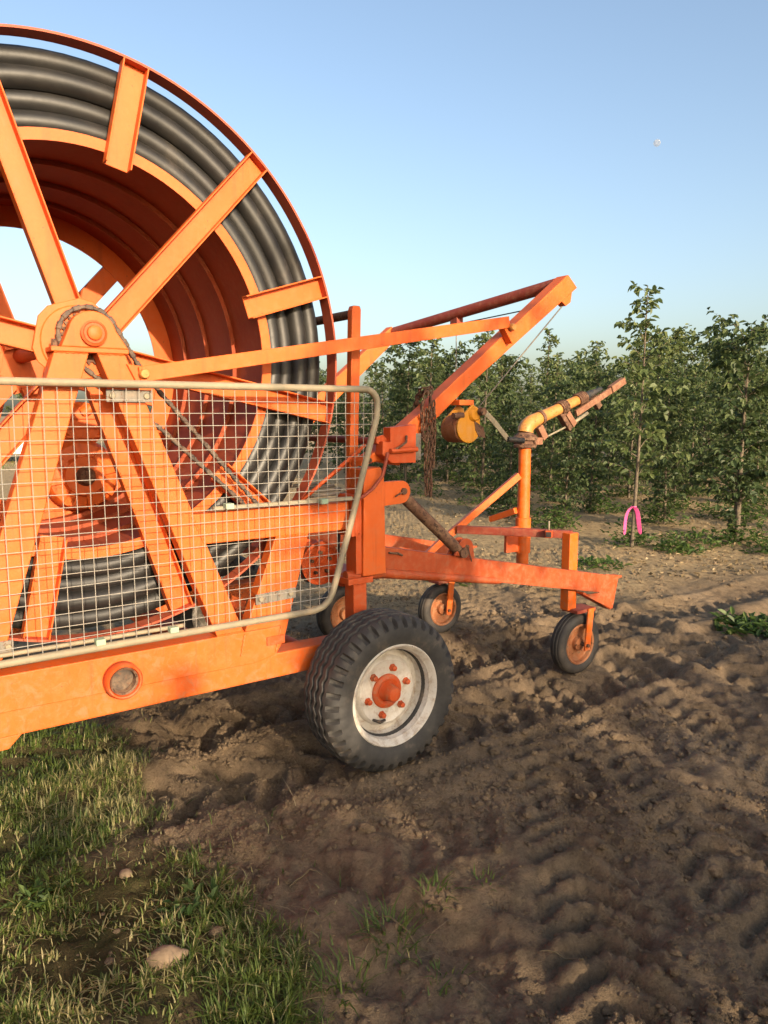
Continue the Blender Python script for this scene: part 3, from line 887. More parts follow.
# ------------------------------------------------------------------ hose reel irrigator
irr = thing('hose_reel_irrigator', 'large orange wheeled irrigation machine with a big reel of black hose', 'irrigation machine', (OX, OY, 0), ROTZ)
HC = (-1.162, 1.893)          # reel centre (u, z)
RIM, DRUM = 1.138, 0.803
V0, V1 = 0.10, 1.36           # near and far side of the reel
BEAR = (-1.162, 1.953)

# --- reel
def ring_prof(r0, r1, a0, a1):
    return [(r0, a0), (r1, a0), (r1, a1), (r0, a1)]
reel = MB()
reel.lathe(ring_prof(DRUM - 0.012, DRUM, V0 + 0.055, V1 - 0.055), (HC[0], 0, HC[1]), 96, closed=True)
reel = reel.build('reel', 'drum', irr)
for a, inner in ((V0 + 0.05, 0.774), (V1 - 0.055, 0.690)):
    MB().lathe(ring_prof(inner, DRUM + 0.014, a - 0.004, a + 0.004), (HC[0], 0, HC[1]), 96, closed=True).build('drum_flange', 'orange', reel)
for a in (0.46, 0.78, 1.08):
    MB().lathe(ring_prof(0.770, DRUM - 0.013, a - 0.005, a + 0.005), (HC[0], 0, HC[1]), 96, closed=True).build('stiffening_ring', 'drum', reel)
for a0, a1 in ((V0, V0 + 0.075), (V1 - 0.075, V1)):
    MB().lathe(ring_prof(RIM - 0.009, RIM, a0, a1), (HC[0], 0, HC[1]), 144, closed=True).build('rim_hoop', 'hoop', reel)

def spoke(ang, r0, r1, w, side):
    """channel section: web set back, two flanges towards the outside"""
    d = Vector((cos(rad(ang)), 0, sin(rad(ang)))); t = Vector((-sin(rad(ang)), 0, cos(rad(ang))))
    c = Vector((HC[0], 0, HC[1]))
    vf, vw = (V0, V0 + 0.045) if side == 0 else (V1, V1 - 0.045)
    mb = MB()
    mid = Vector((0, vw, 0))
    mb.beam(c + d * r0 + mid, c + d * r1 + mid, 0.007, w - 0.002, t)
    fl = Vector((0, (vf + vw) / 2, 0))
    for s in (-1, 1):
        o = t * (s * (w / 2 - 0.003))
        mb.beam(c + d * r0 + o + fl, c + d * r1 + o + fl, abs(vw - vf) + 0.006, 0.006, t)
    return mb
for side in (0, 1):
    for k in range(6):
        spoke(60 * k - 12.0, 0.10, RIM - 0.010, 0.098, side).build('spoke', 'orange', reel, 0.0015, 1)
        spoke(60 * k + 17.8, 0.728, RIM - 0.010, 0.100, side).build('short_spoke', 'orange', reel, 0.0015, 1)
    vf = V0 - 0.004 if side == 0 else V1 + 0.004
    s = -1 if side == 0 else 1
    poly = [(HC[0] - 0.03 + 0.168 * cos(rad(60 * k + 18 + o)), HC[1] + 0.03 + 0.168 * sin(rad(60 * k + 18 + o))) for k in range(6) for o in (-9, 9)]
    MB().prism(poly, min(vf, vf + s * 0.008), max(vf, vf + s * 0.008)).build('hub_plate', 'orange', reel, 0.002, 1)
    MB().lathe([(0, vf + s * 0.014), (0.135, vf + s * 0.014), (0.140, vf + s * 0.008)], (HC[0] - 0.03, 0, HC[1] + 0.03), 48, smooth=False).build('hub_disc', 'orange', reel)
MB().tube([(BEAR[0], -0.02, BEAR[1]), (BEAR[0], V1 + 0.14, BEAR[1])], 0.038, 20).build('shaft', 'orange_red', reel)

# coiled hose: four layers, wound as helices, nested by half a pitch
def coil():
    mb = MB()
    hr = 0.0435
    vs0, vs1 = V0 + 0.075 + hr, V1 - 0.075 - hr
    pitch = 0.0915
    for q in range(4):
        R = DRUM + hr + 0.012 + q * 0.0735
        off = 0.0 if q % 2 == 0 else 0.020
        turns = int((vs1 - vs0 - off) / pitch)
        for tn in range(turns + 1):
            a = vs0 + off + tn * pitch
            pts = []
            for i in range(88):
                th = 2 * PI * i / 88
                wob = 0.004 * sin(3 * th + q * 1.7 + tn) + 0.003 * sin(7 * th + tn * 2.1)
                pts.append((HC[0] + (R + wob) * cos(th), a + wob + 0.010 * sin(th + q), HC[1] + (R + wob) * sin(th)))
            mb.tube(pts, hr, 12, closed=True)
    return mb
coil().build('coiled_hose', 'hose', reel)

# --- chassis, near and far side
def leg(pt, pb, w, v0, v1):
    """box leg in the u-z plane, horizontal width w"""
    (u0, z0), (u1, z1) = pt, pb
    return MB().prism([(u0 - w / 2, z0), (u0 + w / 2, z0), (u1 + w / 2, z1), (u1 - w / 2, z1)], v0, v1)
FAR = 1.46
for side in (0, 1):
    y0 = 0.0 if side == 0 else FAR
    s = lambda a, b: (y0 + a, y0 + b) if side == 0 else (y0 + 0.08 - b, y0 + 0.08 - a)
    a0, a1 = s(0.0, 0.12)
    MB().bx(-3.4, 0.30, a0, a1, 0.465, 0.578).build('chassis_beam', 'orange', irr, 0.006)
    a0, a1 = s(-0.008, 0.085)
    MB().prism([(-3.4, 0.581), (-0.545, 0.555), (-0.43, 0.575), (-0.40, 0.705), (-3.4, 0.705)], a0, a1).build('frame_plate', 'orange', irr, 0.004)
    a0, a1 = s(0.0, 0.072)
    MB().prism([(-1.303, 1.880), (-1.180, 1.880), (-1.555, 0.708), (-1.685, 0.708)], a0, a1).build('support_leg', 'orange', irr, 0.004)
    MB().prism([(-1.150, 1.880), (-1.045, 1.880), (-0.580, 0.708), (-0.705, 0.708)], *s(0.001, 0.071)).build('support_leg', 'orange', irr, 0.004)
    MB().prism([(-0.415, 1.108), (-0.245, 1.108), (-0.378, 0.640), (-0.43, 0.56), (-0.60, 0.56), (-0.57, 0.708)], *s(0.002, 0.07)).build('support_strut', 'orange', irr, 0.004)
    MB().prism([(-0.80, 1.241), (-0.02, 1.241), (-0.02, 1.111), (-0.745, 1.111)], *s(0.003, 0.075)).build('frame_beam', 'orange', irr, 0.005)
    # top plate and bearing block
    cap = MB().bx(-1.315, -1.035, *s(-0.012, 0.085), 1.881, 1.899).build('bearing_plate', 'orange', irr, 0.003)
    blk = MB().prism([(BEAR[0] - 0.115, 1.900), (BEAR[0] + 0.13, 1.900)] + arc2((BEAR[0], BEAR[1] - 0.005), 0.088, 12, 168, 14), *s(0.0, 0.055)).build('bearing_block', 'orange', irr, 0.004)
    vo = y0 - 0.0 if side == 0 else y0 + 0.08
    sg = -1 if side == 0 else 1
    MB().lathe([(0.026, vo + sg * 0.004), (0.046, vo + sg * 0.004), (0.048, vo + sg * 0.016), (0.040, vo + sg * 0.020), (0.036, vo + sg * 0.012), (0.026, vo + sg * 0.012)], (BEAR[0], 0, BEAR[1]), 32).build('bearing_ring', 'orange_red', blk)
    MB().lathe([(0, vo + sg * 0.036), (0.018, vo + sg * 0.036), (0.026, vo + sg * 0.031), (0.028, vo + sg * 0.022), (0.028, vo)], (BEAR[0], 0, BEAR[1]), 24).build('shaft_end', 'orange', blk)
for u in (-2.6, -1.9, -0.62):
    MB().bx(u - 0.05, u + 0.05, 0.122, FAR - 0.042, 0.48, 0.56).build('cross_member', 'orange_red', irr, 0.005)
MB().prism([(-1.95, 0.464), (-1.485, 0.464), (-1.535, 0.415), (-1.95, 0.415)], 0.01, 0.09).build('beam_bracket', 'orange', irr, 0.003)
MB().bx(-0.475, -0.385, -0.016, -0.009, 0.625, 0.665).build('patch_plate', 'orange_red', irr, 0.002, 1)

# hose outlet coupling on the side plate
oc = MB().lathe([(0.054, 0.03), (0.054, -0.045), (0.056, -0.047), (0.060, -0.066), (0.066, -0.068), (0.072, -0.060), (0.072, -0.020), (0.066, -0.012), (0.066, 0.0)], (-1.121, 0, 0.610), 40).build('outlet_coupling', 'orange_red', irr)
for a in (-0.058, -0.044, -0.030):
    MB().lathe([(0.055, a), (0.047, a + 0.005), (0.047, a + 0.009), (0.055, a + 0.014)], (-1.121, 0, 0.610), 32).build('thread_ring', 'rust', oc)
MB().lathe([(0, -0.014), (0.0535, -0.014)], (-1.121, 0, 0.610), 24, smooth=False).build('outlet_dark_disc', 'chain', oc)  # dark disc in place of the shaded depth of the hollow outlet

# weld seams and plate bolts
def weld(pts, parent, r=0.0045, mat='orange'):
    P = [Vector(p) for p in pts]; out = []; rs = []
    for a, b in zip(P[:-1], P[1:]):
        n = max(2, int((b - a).length / 0.006))
        for i in range(n):
            out.append(a.lerp(b, i / n) + Vector((rnd.uniform(-1, 1), rnd.uniform(-1, 1), rnd.uniform(-1, 1))) * 0.0008)
            rs.append(r * (1.0 + 0.28 * sin(i * 1.9) + rnd.uniform(-0.12, 0.12)))
    return MB().tube(out, rs, 6).build('weld_seam', mat, parent)
weld([(-1.686, -0.003, 0.707), (-1.553, -0.003, 0.707)], irr)
weld([(-0.707, -0.003, 0.707), (-0.577, -0.003, 0.707)], irr)
weld([(-0.60, -0.010, 0.600), (-0.578, -0.010, 0.703)], irr)
weld([(-0.40, -0.009, 0.703), (-0.432, -0.009, 0.578)], irr)
weld([(-1.50, -0.001, 0.5795), (-0.56, -0.001, 0.5795)], irr, 0.003)
weld([(-0.803, 0.001, 1.238), (-0.748, 0.001, 1.113)], irr)
weld([(-0.415, 0.001, 1.110), (-0.245, 0.001, 1.110)], irr)
weld([(-1.303, -0.001, 1.880), (-1.18, -0.001, 1.880)], irr)
weld([(-1.15, -0.001, 1.880), (-1.045, -0.001, 1.880)], irr)
weld([(0.193, 0.043, 0.995), (0.193, 0.043, 0.880)], irr)
weld([(0.183, 0.019, 1.205), (0.183, 0.019, 1.325)], irr)
for u in (-1.295, -1.06):
    MB().lathe([(0, 0.030), (0.011, 0.029), (0.013, 0.0), (0.013, -0.002)], (u, 0.025, 1.899), 6, smooth=False, axis='z').build('bolt', 'rust', irr)

# --- reel drive chain
def chain_run(pts, step=0.024):
    mb = MB()
    P = [Vector(p) for p in pts]
    segs = []
    for a, b in zip(P[:-1], P[1:]): segs.append(((b - a).length, a, b))
    tot = sum(s_[0] for s_ in segs); n = int(tot / step)
    def at(t):
        for L_, a, b in segs:
            if t <= L_: return a.lerp(b, t / L_)
            t -= L_
        return P[-1]
    for k in range(n):
        a, b = at(k * step), at(min((k + 1) * step, tot))
        if (b - a).length < 1e-4: continue
        d = (b - a).normalized() * 0.004
        wv = 0.022 if k % 2 else 0.015
        mb.beam(a - d, b + d, wv, 0.019 if k % 2 else 0.014, (0.31, 0, 0.95) if abs(d.normalized().z) < 0.9 else (1, 0, 0))
    return mb
up = arc((BEAR[0], BEAR[1] - 0.006), 0.110, 205, 30, 18, 0.064)
ch = chain_run(up + [(-0.958, 0.078, 1.822), (-0.478, 0.078, 1.270), (-0.43, 0.078, 1.215)]).build('drive_chain', 'chain', irr, 0.003, 1)
chain_run([(-1.262, 0.078, 1.90), (-1.17, 0.078, 1.822), (-0.885, 0.078, 1.589), (-0.536, 0.078, 1.267), (-0.48, 0.078, 1.20)]).build('return_chain', 'chain', ch, 0.003, 1)
def cog(c, r, n, v0, v1):
    poly = []
    for k in range(n * 2):
        a0 = PI * k / n
        rr = r if k % 2 else r * 0.90
        for o in (-0.3, 0.3): poly.append((c[0] + rr * cos(a0 + o * PI / n), c[1] + rr * sin(a0 + o * PI / n)))
    return MB().prism(poly, v0, v1)
cog((BEAR[0], BEAR[1] - 0.012), 0.100, 26, 0.071, 0.079).build('sprocket', 'rust', ch)
cog((-0.462, 1.205), 0.045, 12, 0.076, 0.082).build('sprocket', 'rust', ch)

# --- gearbox and turbine on the far side, seen through the drum
gb = MB().lathe([(0, -0.16), (0.10, -0.16), (0.11, -0.13), (0.17, -0.12), (0.19, -0.09), (0.19, 0.02), (0.15, 0.04), (0.15, 0.12), (0, 0.12)], (-0.92, FAR - 0.14, 1.33), 40).build('gearbox', 'orange', irr)
for k in range(8):
    a = rad(45 * k + 10)
    MB().beam((-0.92 + 0.10 * cos(a), FAR - 0.285, 1.33 + 0.10 * sin(a)), (-0.92 + 0.178 * cos(a), FAR - 0.27, 1.33 + 0.178 * sin(a)), 0.03, 0.014, (0, 1, 0)).build('cooling_rib', 'orange', gb, 0.002, 1)
MB().lathe([(0, -0.2), (0.035, -0.2), (0.05, -0.17), (0.05, -0.15)], (-0.92, FAR - 0.14, 1.33), 24).build('input_boss', 'rust', gb)
tb = MB().lathe([(0, -0.10), (0.09, -0.10), (0.12, -0.07), (0.125, 0.05), (0.08, 0.10), (0, 0.10)], (-0.90, FAR - 0.12, 1.60), 36).build('turbine', 'orange', irr)
MB().tube([(-0.90, FAR - 0.22, 1.66), (-0.84, FAR - 0.24, 1.70), (-0.72, FAR - 0.24, 1.68), (-0.66, FAR - 0.22, 1.55), (-0.70, FAR - 0.20, 1.42)], 0.028, 12).build('water_pipe', 'orange', tb)
for z in (1.53, 1.58, 1.63):
    MB().bx(-0.99, -0.81, FAR - 0.235, FAR - 0.225, z, z + 0.012).build('cooling_rib', 'orange', tb)
MB().bx(-1.12, -0.70, FAR - 0.18, FAR - 0.02, 1.10, 1.14).build('gearbox_shelf', 'orange', irr, 0.004)

# belt pulley low behind the struts
pl = MB().lathe([(0, 0.0), (0.03, 0.0), (0.035, 0.012), (0.085, 0.012), (0.095, 0.0), (0.112, 0.0), (0.105, 0.02), (0.105, 0.04), (0.112, 0.06), (0, 0.06)], (-0.02, 0.27, 0.905), 40).build('belt_pulley', 'orange_red', irr)
for k in range(5):
    a = rad(72 * k + 20)
    MB().lathe([(0, -0.008), (0.009, -0.008), (0.009, 0.013)], (-0.02 + 0.055 * cos(a), 0.27, 0.905 + 0.055 * sin(a)), 8).build('bolt', 'rust', pl)
MB().tube([(-0.02 - 0.113, 0.30, 0.905), (-0.095, 0.30, 0.82), (-0.02, 0.30, 0.79), (0.06, 0.30, 0.83), (0.10, 0.30, 0.905), (0.11, 0.30, 1.08)], 0.008, 8).build('belt', 'black', pl)
MB().beam((-0.02, 0.36, 0.90), (-0.10, 0.36, 1.10), 0.05, 0.05).build('pulley_bracket', 'orange_red', irr, 0.003)

# --- mesh guard
g_pts = [(-2.42, 1.766), (-1.2, 1.767), (0.035, 1.768)] + arc2((0.035, 1.700), 0.068, 90, 0, 8)[1:]
g_pts += [(0.098, 1.64), (-0.045, 1.165), (-0.152, 0.835)] + [(-0.172, 0.800), (-0.205, 0.773), (-0.25, 0.762), (-0.31, 0.760)] + [(-1.2, 0.762), (-2.42, 0.763)]
GV = -0.052
guard = MB().tube([(u, GV, z) for u, z in g_pts], 0.0155, 12, closed=True).build('mesh_guard', 'galv', irr)
wm = MB()
def right_edge(z):
    return float(np.interp(z, [0.760, 0.775, 0.835, 1.165, 1.64, 1.70, 1.745, 1.768], [-0.26, -0.20, -0.152, -0.045, 0.098, 0.103, 0.085, 0.03]))
def top_z(u): return 1.768 if u < 0.03 else 1.745 - 0.5 * (u - 0.03)
def bot_z(u):
    if u < -0.25: return 0.762
    return float(np.interp(u, [-0.25, -0.172, -0.152, -0.045, 0.098], [0.762, 0.80, 0.835, 1.165, 1.64]))
u = -2.40
while u < 0.09:
    w1 = rnd.uniform(-0.002, 0.002)
    n = 5
    zb, zt = bot_z(u), top_z(u)
    wm.tube([(u + w1 * sin(k * 1.3), GV + 0.0022, zb + (zt - zb) * k / n) for k in range(n + 1)], 0.00155, 5, caps=False)
    u += 0.0495
z = 0.815
while z < 1.75:
    ue = right_edge(z)
    w1 = rnd.uniform(-0.002, 0.002)
    n = 14
    wm.tube([(-2.42 + (ue + 2.42) * k / n, GV - 0.0022, z + w1 * sin(k * 0.9)) for k in range(n + 1)], 0.00155, 5, caps=False)
    z += 0.0495
wm.build('wire_mesh', 'wire', guard)
for (u, z) in ((-1.205, 0.785), (-0.915, 0.785), (-0.66, 1.272), (-0.20, 1.262)):
    MB().bx(u - 0.018, u + 0.018, GV - 0.020, GV + 0.018, z - 0.012, z + 0.012).build('clip', 'clip', guard, 0.003)
MB().tube([(-0.72, GV + 0.022, 1.262), (-0.03, GV + 0.022, 1.262)], 0.011, 10).build('guard_rail', 'galv', guard)
MB().tube([(-2.40, GV + 0.022, 0.788), (-0.86, GV + 0.022, 0.788)], 0.009, 10).build('guard_rail', 'galv', guard)
for (u0, z0, u1, z1) in ((-1.128, 1.723, -0.95, 1.722), (-0.525, 0.842, -0.325, 0.850), (-1.63, 0.815, -1.50, 0.81)):
    pt = MB().beam((u0, -0.012, z0), (u1, -0.012, z1), 0.006, 0.048).build('mount_plate', 'steel', guard, 0.002, 1)
    for t in (0.12, 0.86):
        MB().lathe([(0, -0.024), (0.010, -0.023), (0.013, -0.018), (0.013, -0.014)], (u0 + (u1 - u0) * t, 0, z0 + (z1 - z0) * t), 10).build('bolt', 'galv', pt)

# --- lifting post and boom
for side in (0, 1):
    y = 0.0 if side == 0 else FAR - 0.045
    mat = 'orange'
    MB().prism([(0.055, 0.872), (0.192, 0.872), (0.180, 1.352), (0.160, 1.40), (0.062, 1.39)], y, y + 0.12).build('lift_post', mat, irr, 0.005)
    MB().bx(-0.019, 0.0, y - 0.012, y + 0.11, 1.075, 1.275).build('joint_flange', 'orange_red', irr, 0.003)
    MB().bx(0.001, 0.020, y - 0.012, y + 0.11, 1.075, 1.275).build('joint_flange', 'orange_red', irr, 0.003)
    MB().bx(0.0205, 0.054, y + 0.01, y + 0.10, 0.885, 1.30).build('post_stiffener', 'orange_red', irr, 0.003)
    if side == 0:
        for (z,) in ((1.26,), (1.09,)):
            MB().tube([(-0.03, y + 0.0, z), (0.032, y + 0.0, z)], 0.010, 6).build('bolt', 'orange_red', irr)
    lug = MB().prism([(0.183, 1.205), (0.183, 1.325)] + arc2((0.300, 1.268), 0.058, 80, -95, 10), y + 0.02, y + 0.05).build('cylinder_lug', 'orange', irr, 0.003)
    MB().tube([(0.312, y + 0.008, 1.272), (0.312, y + 0.09, 1.272)], 0.017, 14).build('pin', 'rust', lug)
    MB().tube([(0.30, y + 0.005, 1.272), (0.25, y + 0.003, 1.250)], 0.004, 6).build('split_pin', 'rust', lug)
def boom_arm(v0, v1, name='boom_arm'):
    return MB().prism([(0.064, 1.405), (0.160, 1.425), (0.30, 1.400), (0.44, 1.555), (0.761, 1.808), (1.585, 2.382), (1.505, 2.448), (0.447, 1.672), (0.150, 1.470), (0.075, 1.43)], v0, v1)
ba = boom_arm(0.035, 0.125).build('boom_arm', 'orange', irr, 0.005)
fa = MB().prism([(0.064, 1.30), (0.30, 1.265), (1.410, 2.212), (1.350, 2.285), (0.150, 1.335)], 1.53, 1.60).build('boom_arm', 'orange', irr, 0.005)
for (u, z) in ((0.115, 1.432),):
    MB().lathe([(0, 0.024), (0.012, 0.024), (0.014, 0.034)], (u, 0, z), 6).build('bolt', 'rust', ba)
MB().tube([(1.505, 0.126, 2.405), (1.372, 1.529, 2.245)], 0.036, 20).build('boom_crossbar', 'dark_red', irr)
br = MB().bx(1.41, 1.465, 0.89, 0.96, 2.225, 2.29).build('pulley_bracket', 'dark_red', irr, 0.003)
MB().tube([(1.437, 0.925, 2.23), (1.437, 0.925, 1.95), (1.45, 0.92, 1.66)], 0.0035, 6).build('lift_cable', 'steel', br)
tp = MB().prism([(1.475, 2.300), (1.565, 2.362), (1.555, 2.300), (1.515, 2.275)], 0.055, 0.105).build('tip_pulley_bracket', 'orange', irr, 0.003)
MB().tube([(1.525, 0.08, 2.29), (0.80, 0.05, 1.655)], 0.0038, 6).build('winch_cable', 'steel', tp)
MB().tube([(1.525, 0.11, 2.30), (1.44, 0.89, 2.25)], 0.0038, 6).build('winch_cable', 'black', tp)
# tie bar from leg to boom
tb2 = MB().beam((-1.00, -0.02, 1.805), (0.985, -0.02, 2.141), 0.010, 0.060)
tb2.prism([(0.95, 2.115), (1.02, 2.125), (1.06, 2.07), (1.02, 2.03), (0.97, 2.09)], -0.013, 0.033)
tie = tb2.build('tie_bar', 'orange', irr, 0.002, 1)
for (u, z) in ((-0.985, 1.808), (1.0, 2.115)):
    MB().lathe([(0, -0.045), (0.016, -0.044), (0.020, -0.036), (0.020, -0.026)], (u, 0, z), 12).build('bolt', 'brass', tie)
MB().prism([(-1.045, 1.845), (-0.985, 1.838), (-0.955, 1.80), (-0.975, 1.775), (-1.01, 1.775)], -0.012, 0.03).build('tie_lug', 'orange', irr, 0.003)

# guard loop behind the boom
lp = MB().prism([(0.060, 1.25), (0.108, 1.25), (0.135, 2.155), (0.128, 2.172), (0.092, 2.172), (0.083, 2.150)], 0.128, 0.170)
lp = lp.build('guide_post', 'orange', irr, 0.004)
MB().tube([(0.108, 0.171, 2.135), (0.108, 1.40, 2.135)], 0.022, 14).build('guide_crossbar', 'rust', lp)
MB().prism([(0.060, 1.25), (0.108, 1.25), (0.135, 2.155), (0.128, 2.172), (0.092, 2.172), (0.083, 2.150)], 1.401, 1.440).build('guide_post', 'orange', irr, 0.004)
MB().tube([(0.150, 0.02, 1.525), (0.150, 1.42, 1.525)], 0.018, 12).build('guide_crossbar', 'dark_red', lp)
MB().prism([(0.135, 1.515), (0.175, 1.505), (0.20, 1.53), (0.175, 1.555), (0.135, 1.545)], 0.0, 0.016).build('guide_end', 'orange_red', lp, 0.002)
for k in range(3):
    MB().tube([(-0.24 + 0.03 * k, 0.08 + 0.045 * k, 1.25), (0.12, 0.08 + 0.045 * k, 1.505 - 0.03 * k)], 0.009, 8).build('guide_rod', 'orange_red', lp)
for k in range(4):
    MB().tube([(-0.18, 0.10 + 0.06 * k, 1.27 + 0.012 * k), (0.03, 0.10 + 0.06 * k, 1.275 + 0.012 * k)], 0.008, 8).build('guide_roller', 'steel', lp)

# bracket box with catch rod at the boom foot
bxo = MB().prism([(0.150, 1.525), (0.195, 1.520), (0.195, 1.590), (0.352, 1.604), (0.352, 1.415), (0.205, 1.418), (0.150, 1.46)], -0.03, 0.030).build('catch_box', 'orange_red', irr, 0.003)
MB().bx(0.354, 0.400, -0.01, 0.06, 1.425, 1.56).build('backing_plate', 'steel', bxo, 0.002)
MB().tube([(0.185, -0.045, 1.478), (0.345, -0.045, 1.483)], 0.013, 12).build('catch_rod', 'orange_red', bxo)
MB().tube([(0.19, -0.045, 1.475), (0.24, -0.055, 1.50), (0.275, -0.05, 1.52), (0.285, -0.04, 1.55)], 0.006, 6).build('catch_lever', 'rust', bxo)
MB().tube([(0.175, -0.035, 1.47), (0.155, -0.045, 1.42), (0.14, -0.04, 1.36), (0.09, -0.03, 1.30), (0.03, -0.03, 1.265), (-0.02, -0.02, 1.25)], 0.009, 8).build('control_cable', 'dark_red', bxo)

# hand winch under the boom
wv0, wv1 = -0.03, 0.028
wi = MB().prism(arc2((0.700, 1.585), 0.080, 150, 375, 18) + [(0.778, 1.640), (0.765, 1.685), (0.725, 1.705), (0.660, 1.65)], wv0, wv0 + 0.012).build('winch', 'yellow', irr, 0.003)
MB().prism(arc2((0.700, 1.585), 0.080, 150, 375, 18) + [(0.778, 1.640), (0.765, 1.685), (0.725, 1.705), (0.660, 1.65)], 0.085, 0.097).build('winch_cheek', 'yellow', wi, 0.003)
MB().lathe([(0, -0.016), (0.070, -0.016), (0.074, -0.012), (0.074, 0.10), (0, 0.10)], (0.692, 0, 1.580), 36).build('winch_drum', 'rust_orange', wi)
MB().lathe([(0, -0.046), (0.030, -0.044), (0.038, -0.035), (0.040, -0.0305)], (0.735, 0, 1.655), 24).build('gear_cover', 'yellow', wi)
MB().prism([(0.735, 1.62), (0.80, 1.585), (0.815, 1.53), (0.77, 1.535), (0.745, 1.57)], -0.033, -0.0305).build('worn_patch', 'rust', wi)
MB().bx(0.66, 0.76, 0.0, 0.07, 1.70, 1.728).build('winch_bracket', 'orange', wi, 0.003)
MB().tube([(0.60, -0.02, 1.645), (0.665, -0.02, 1.648)], 0.016, 10).build('winch_pawl', 'rust', wi)
MB().lathe([(0, -0.075), (0.020, -0.075), (0.022, -0.05)], (0.762, 0, 1.668), 14).build('crank_boss', 'rust', wi)
MB().beam((0.757, -0.068, 1.678), (0.845, -0.068, 1.612), 0.007, 0.030, (0, 0, 1)).beam((0.84, -0.068, 1.616), (0.945, -0.068, 1.520), 0.007, 0.030, (0, 0, 1)).build('crank_arm', 'galv', wi, 0.001, 1)
MB().tube([(0.938, -0.075, 1.522), (1.035, -0.095, 1.512)], [0.014, 0.016], 12).build('crank_grip', 'black', wi)

# lifting cylinder
cy = MB().tube([(0.318, 0.045, 1.262), (0.335, 0.045, 1.245), (0.355, 0.045, 1.222), (0.705, 0.045, 0.928)], [0.020, 0.020, 0.031, 0.031], 18).build('lift_cylinder', 'rust', irr)
MB().lathe([(0, -0.04), (0.028, -0.04), (0.028, 0.04), (0, 0.04)], (0.715, 0.045, 0.918), 18).build('cylinder_eye', 'rust', cy)

# tongue: two arms, lower tubes, hooked lip
def tongue_z(u): return 0.990 - 0.2055 * (u - 0.24)
for side in (0, 1):
    y = 0.045 if side == 0 else FAR - 0.03
    arm = MB()
    arm.prism([(0.193, 1.000), (1.955, tongue_z(1.955)), (1.905, tongue_z(1.905) - 0.118), (0.193, 0.877)], y, y + 0.008)
    arm.prism([(0.193, 1.000), (1.955, tongue_z(1.955)), (1.955, tongue_z(1.955) - 0.008), (0.193, 0.992)], y + 0.009, y + 0.062)
    arm.prism([(0.193, 0.885), (1.905, tongue_z(1.905) - 0.110), (1.905, tongue_z(1.905) - 0.118), (0.193, 0.877)], y + 0.009, y + 0.062)
    arm = arm.build('tongue_arm', 'tongue', irr, 0.002, 1)
    MB().prism([(1.91, 0.618), (1.962, 0.640), (2.125, 0.612), (2.120, 0.600), (2.085, 0.600), (2.04, 0.408), (2.025, 0.405), (1.75, 0.535), (1.90, 0.528)], y + 0.002, y + 0.012).build('hook_cheek', 'tongue', arm, 0.002)
    MB().prism([(1.757, 0.536), (1.765, 0.548), (2.030, 0.424), (2.075, 0.602), (2.125, 0.612), (2.130, 0.600), (2.090, 0.590), (2.045, 0.402), (2.030, 0.396)], y + 0.013, y + 0.075).build('hook_lip', 'tongue', arm, 0.002)
    MB().tube([(-0.02, y + 0.0, 0.876), (0.20, y + 0.0, 0.864), (0.985, y + 0.005, 0.712 + 0.012), (1.03, y + 0.01, 0.715)], [0.026, 0.026, 0.020, 0.015], 14).build('stay_tube', 'tongue', irr)
    lg = MB().prism([(0.655, tongue_z(0.655) + 0.003), (0.800, tongue_z(0.80) + 0.003)] + arc2((0.735, 0.938), 0.055, 0, 180, 10), y - 0.025, y - 0.012)
    lg.prism([(0.655, tongue_z(0.655) + 0.003), (0.800, tongue_z(0.80) + 0.003)] + arc2((0.735, 0.938), 0.055, 0, 180, 10), y + 0.03, y + 0.043)
    lg = lg.build('tongue_lug', 'tongue', irr, 0.003)
    MB().tube([(0.742, y - 0.032, 0.945), (0.742, y + 0.05, 0.945)], 0.013, 12).build('pin', 'rust', lg)
    MB().tube([(0.742, y - 0.034, 0.945), (0.755, y - 0.036, 0.90), (0.770, y - 0.034, 0.865)], 0.004, 6).build('split_pin', 'rust', lg)
MB().bx(0.02, 0.18, 0.14, FAR - 0.06, 0.80, 0.868).build('cross_member', 'orange_red', irr, 0.005)
MB().tube([(0.235, 0.036, 0.965), (0.29, 0.034, 0.957), (0.32, 0.036, 0.943)], 0.006, 6).build('pin_handle', 'rust', irr)
MB().bx(-0.03, 0.115, 0.0, 0.12, 0.838, 0.868).build('stabiliser_plate', 'orange_red', irr, 0.003)
st = MB().bx(0.005, 0.082, 0.01, 0.09, 0.580, 0.837).build('stabiliser_leg', 'orange_red', irr, 0.004)
# --- main wheels
TH_N = 38
def big_tyre(c):
    W2 = 0.136
    half = [(0.228, 0.100), (0.236, 0.118), (0.262, 0.132), (0.295, 0.1375), (0.322, 0.135), (0.340, 0.128), (0.351, 0.118), (0.359, 0.104), (0.366, 0.090), (0.3685, 0.072), (0.358, 0.066), (0.358, 0.058), (0.3705, 0.052), (0.3715, 0.030), (0.360, 0.024), (0.360, 0.014), (0.3725, 0.008)]
    prof = [(r, -a) for r, a in half] + [(r, a) for r, a in reversed(half)]
    prof += [(0.20, 0.06), (0.20, -0.06)]
    k = len(half)
    def fn(th, j, r, a):
        jj = j if j < k else 2 * k - 1 - j
        if j >= 2 * k: return r, a
        w = sin(TH_N * th + (0.5 if j >= k else 0))
        if 4 <= jj <= 7:      # shoulder lugs
            cut = 1 if w < -0.35 else 0
            r -= cut * (0.004, 0.013, 0.015, 0.008)[jj - 4]
            a -= cut * (0.003, 0.014, 0.017, 0.012)[jj - 4] * (1 if a > 0 else -1)
        if 9 <= jj <= 16:
            a += 0.006 * sin(TH_N * th + 0.8)
        return r, a
    return MB().lathe(prof, c, TH_N * 8, closed=True, fn=fn)
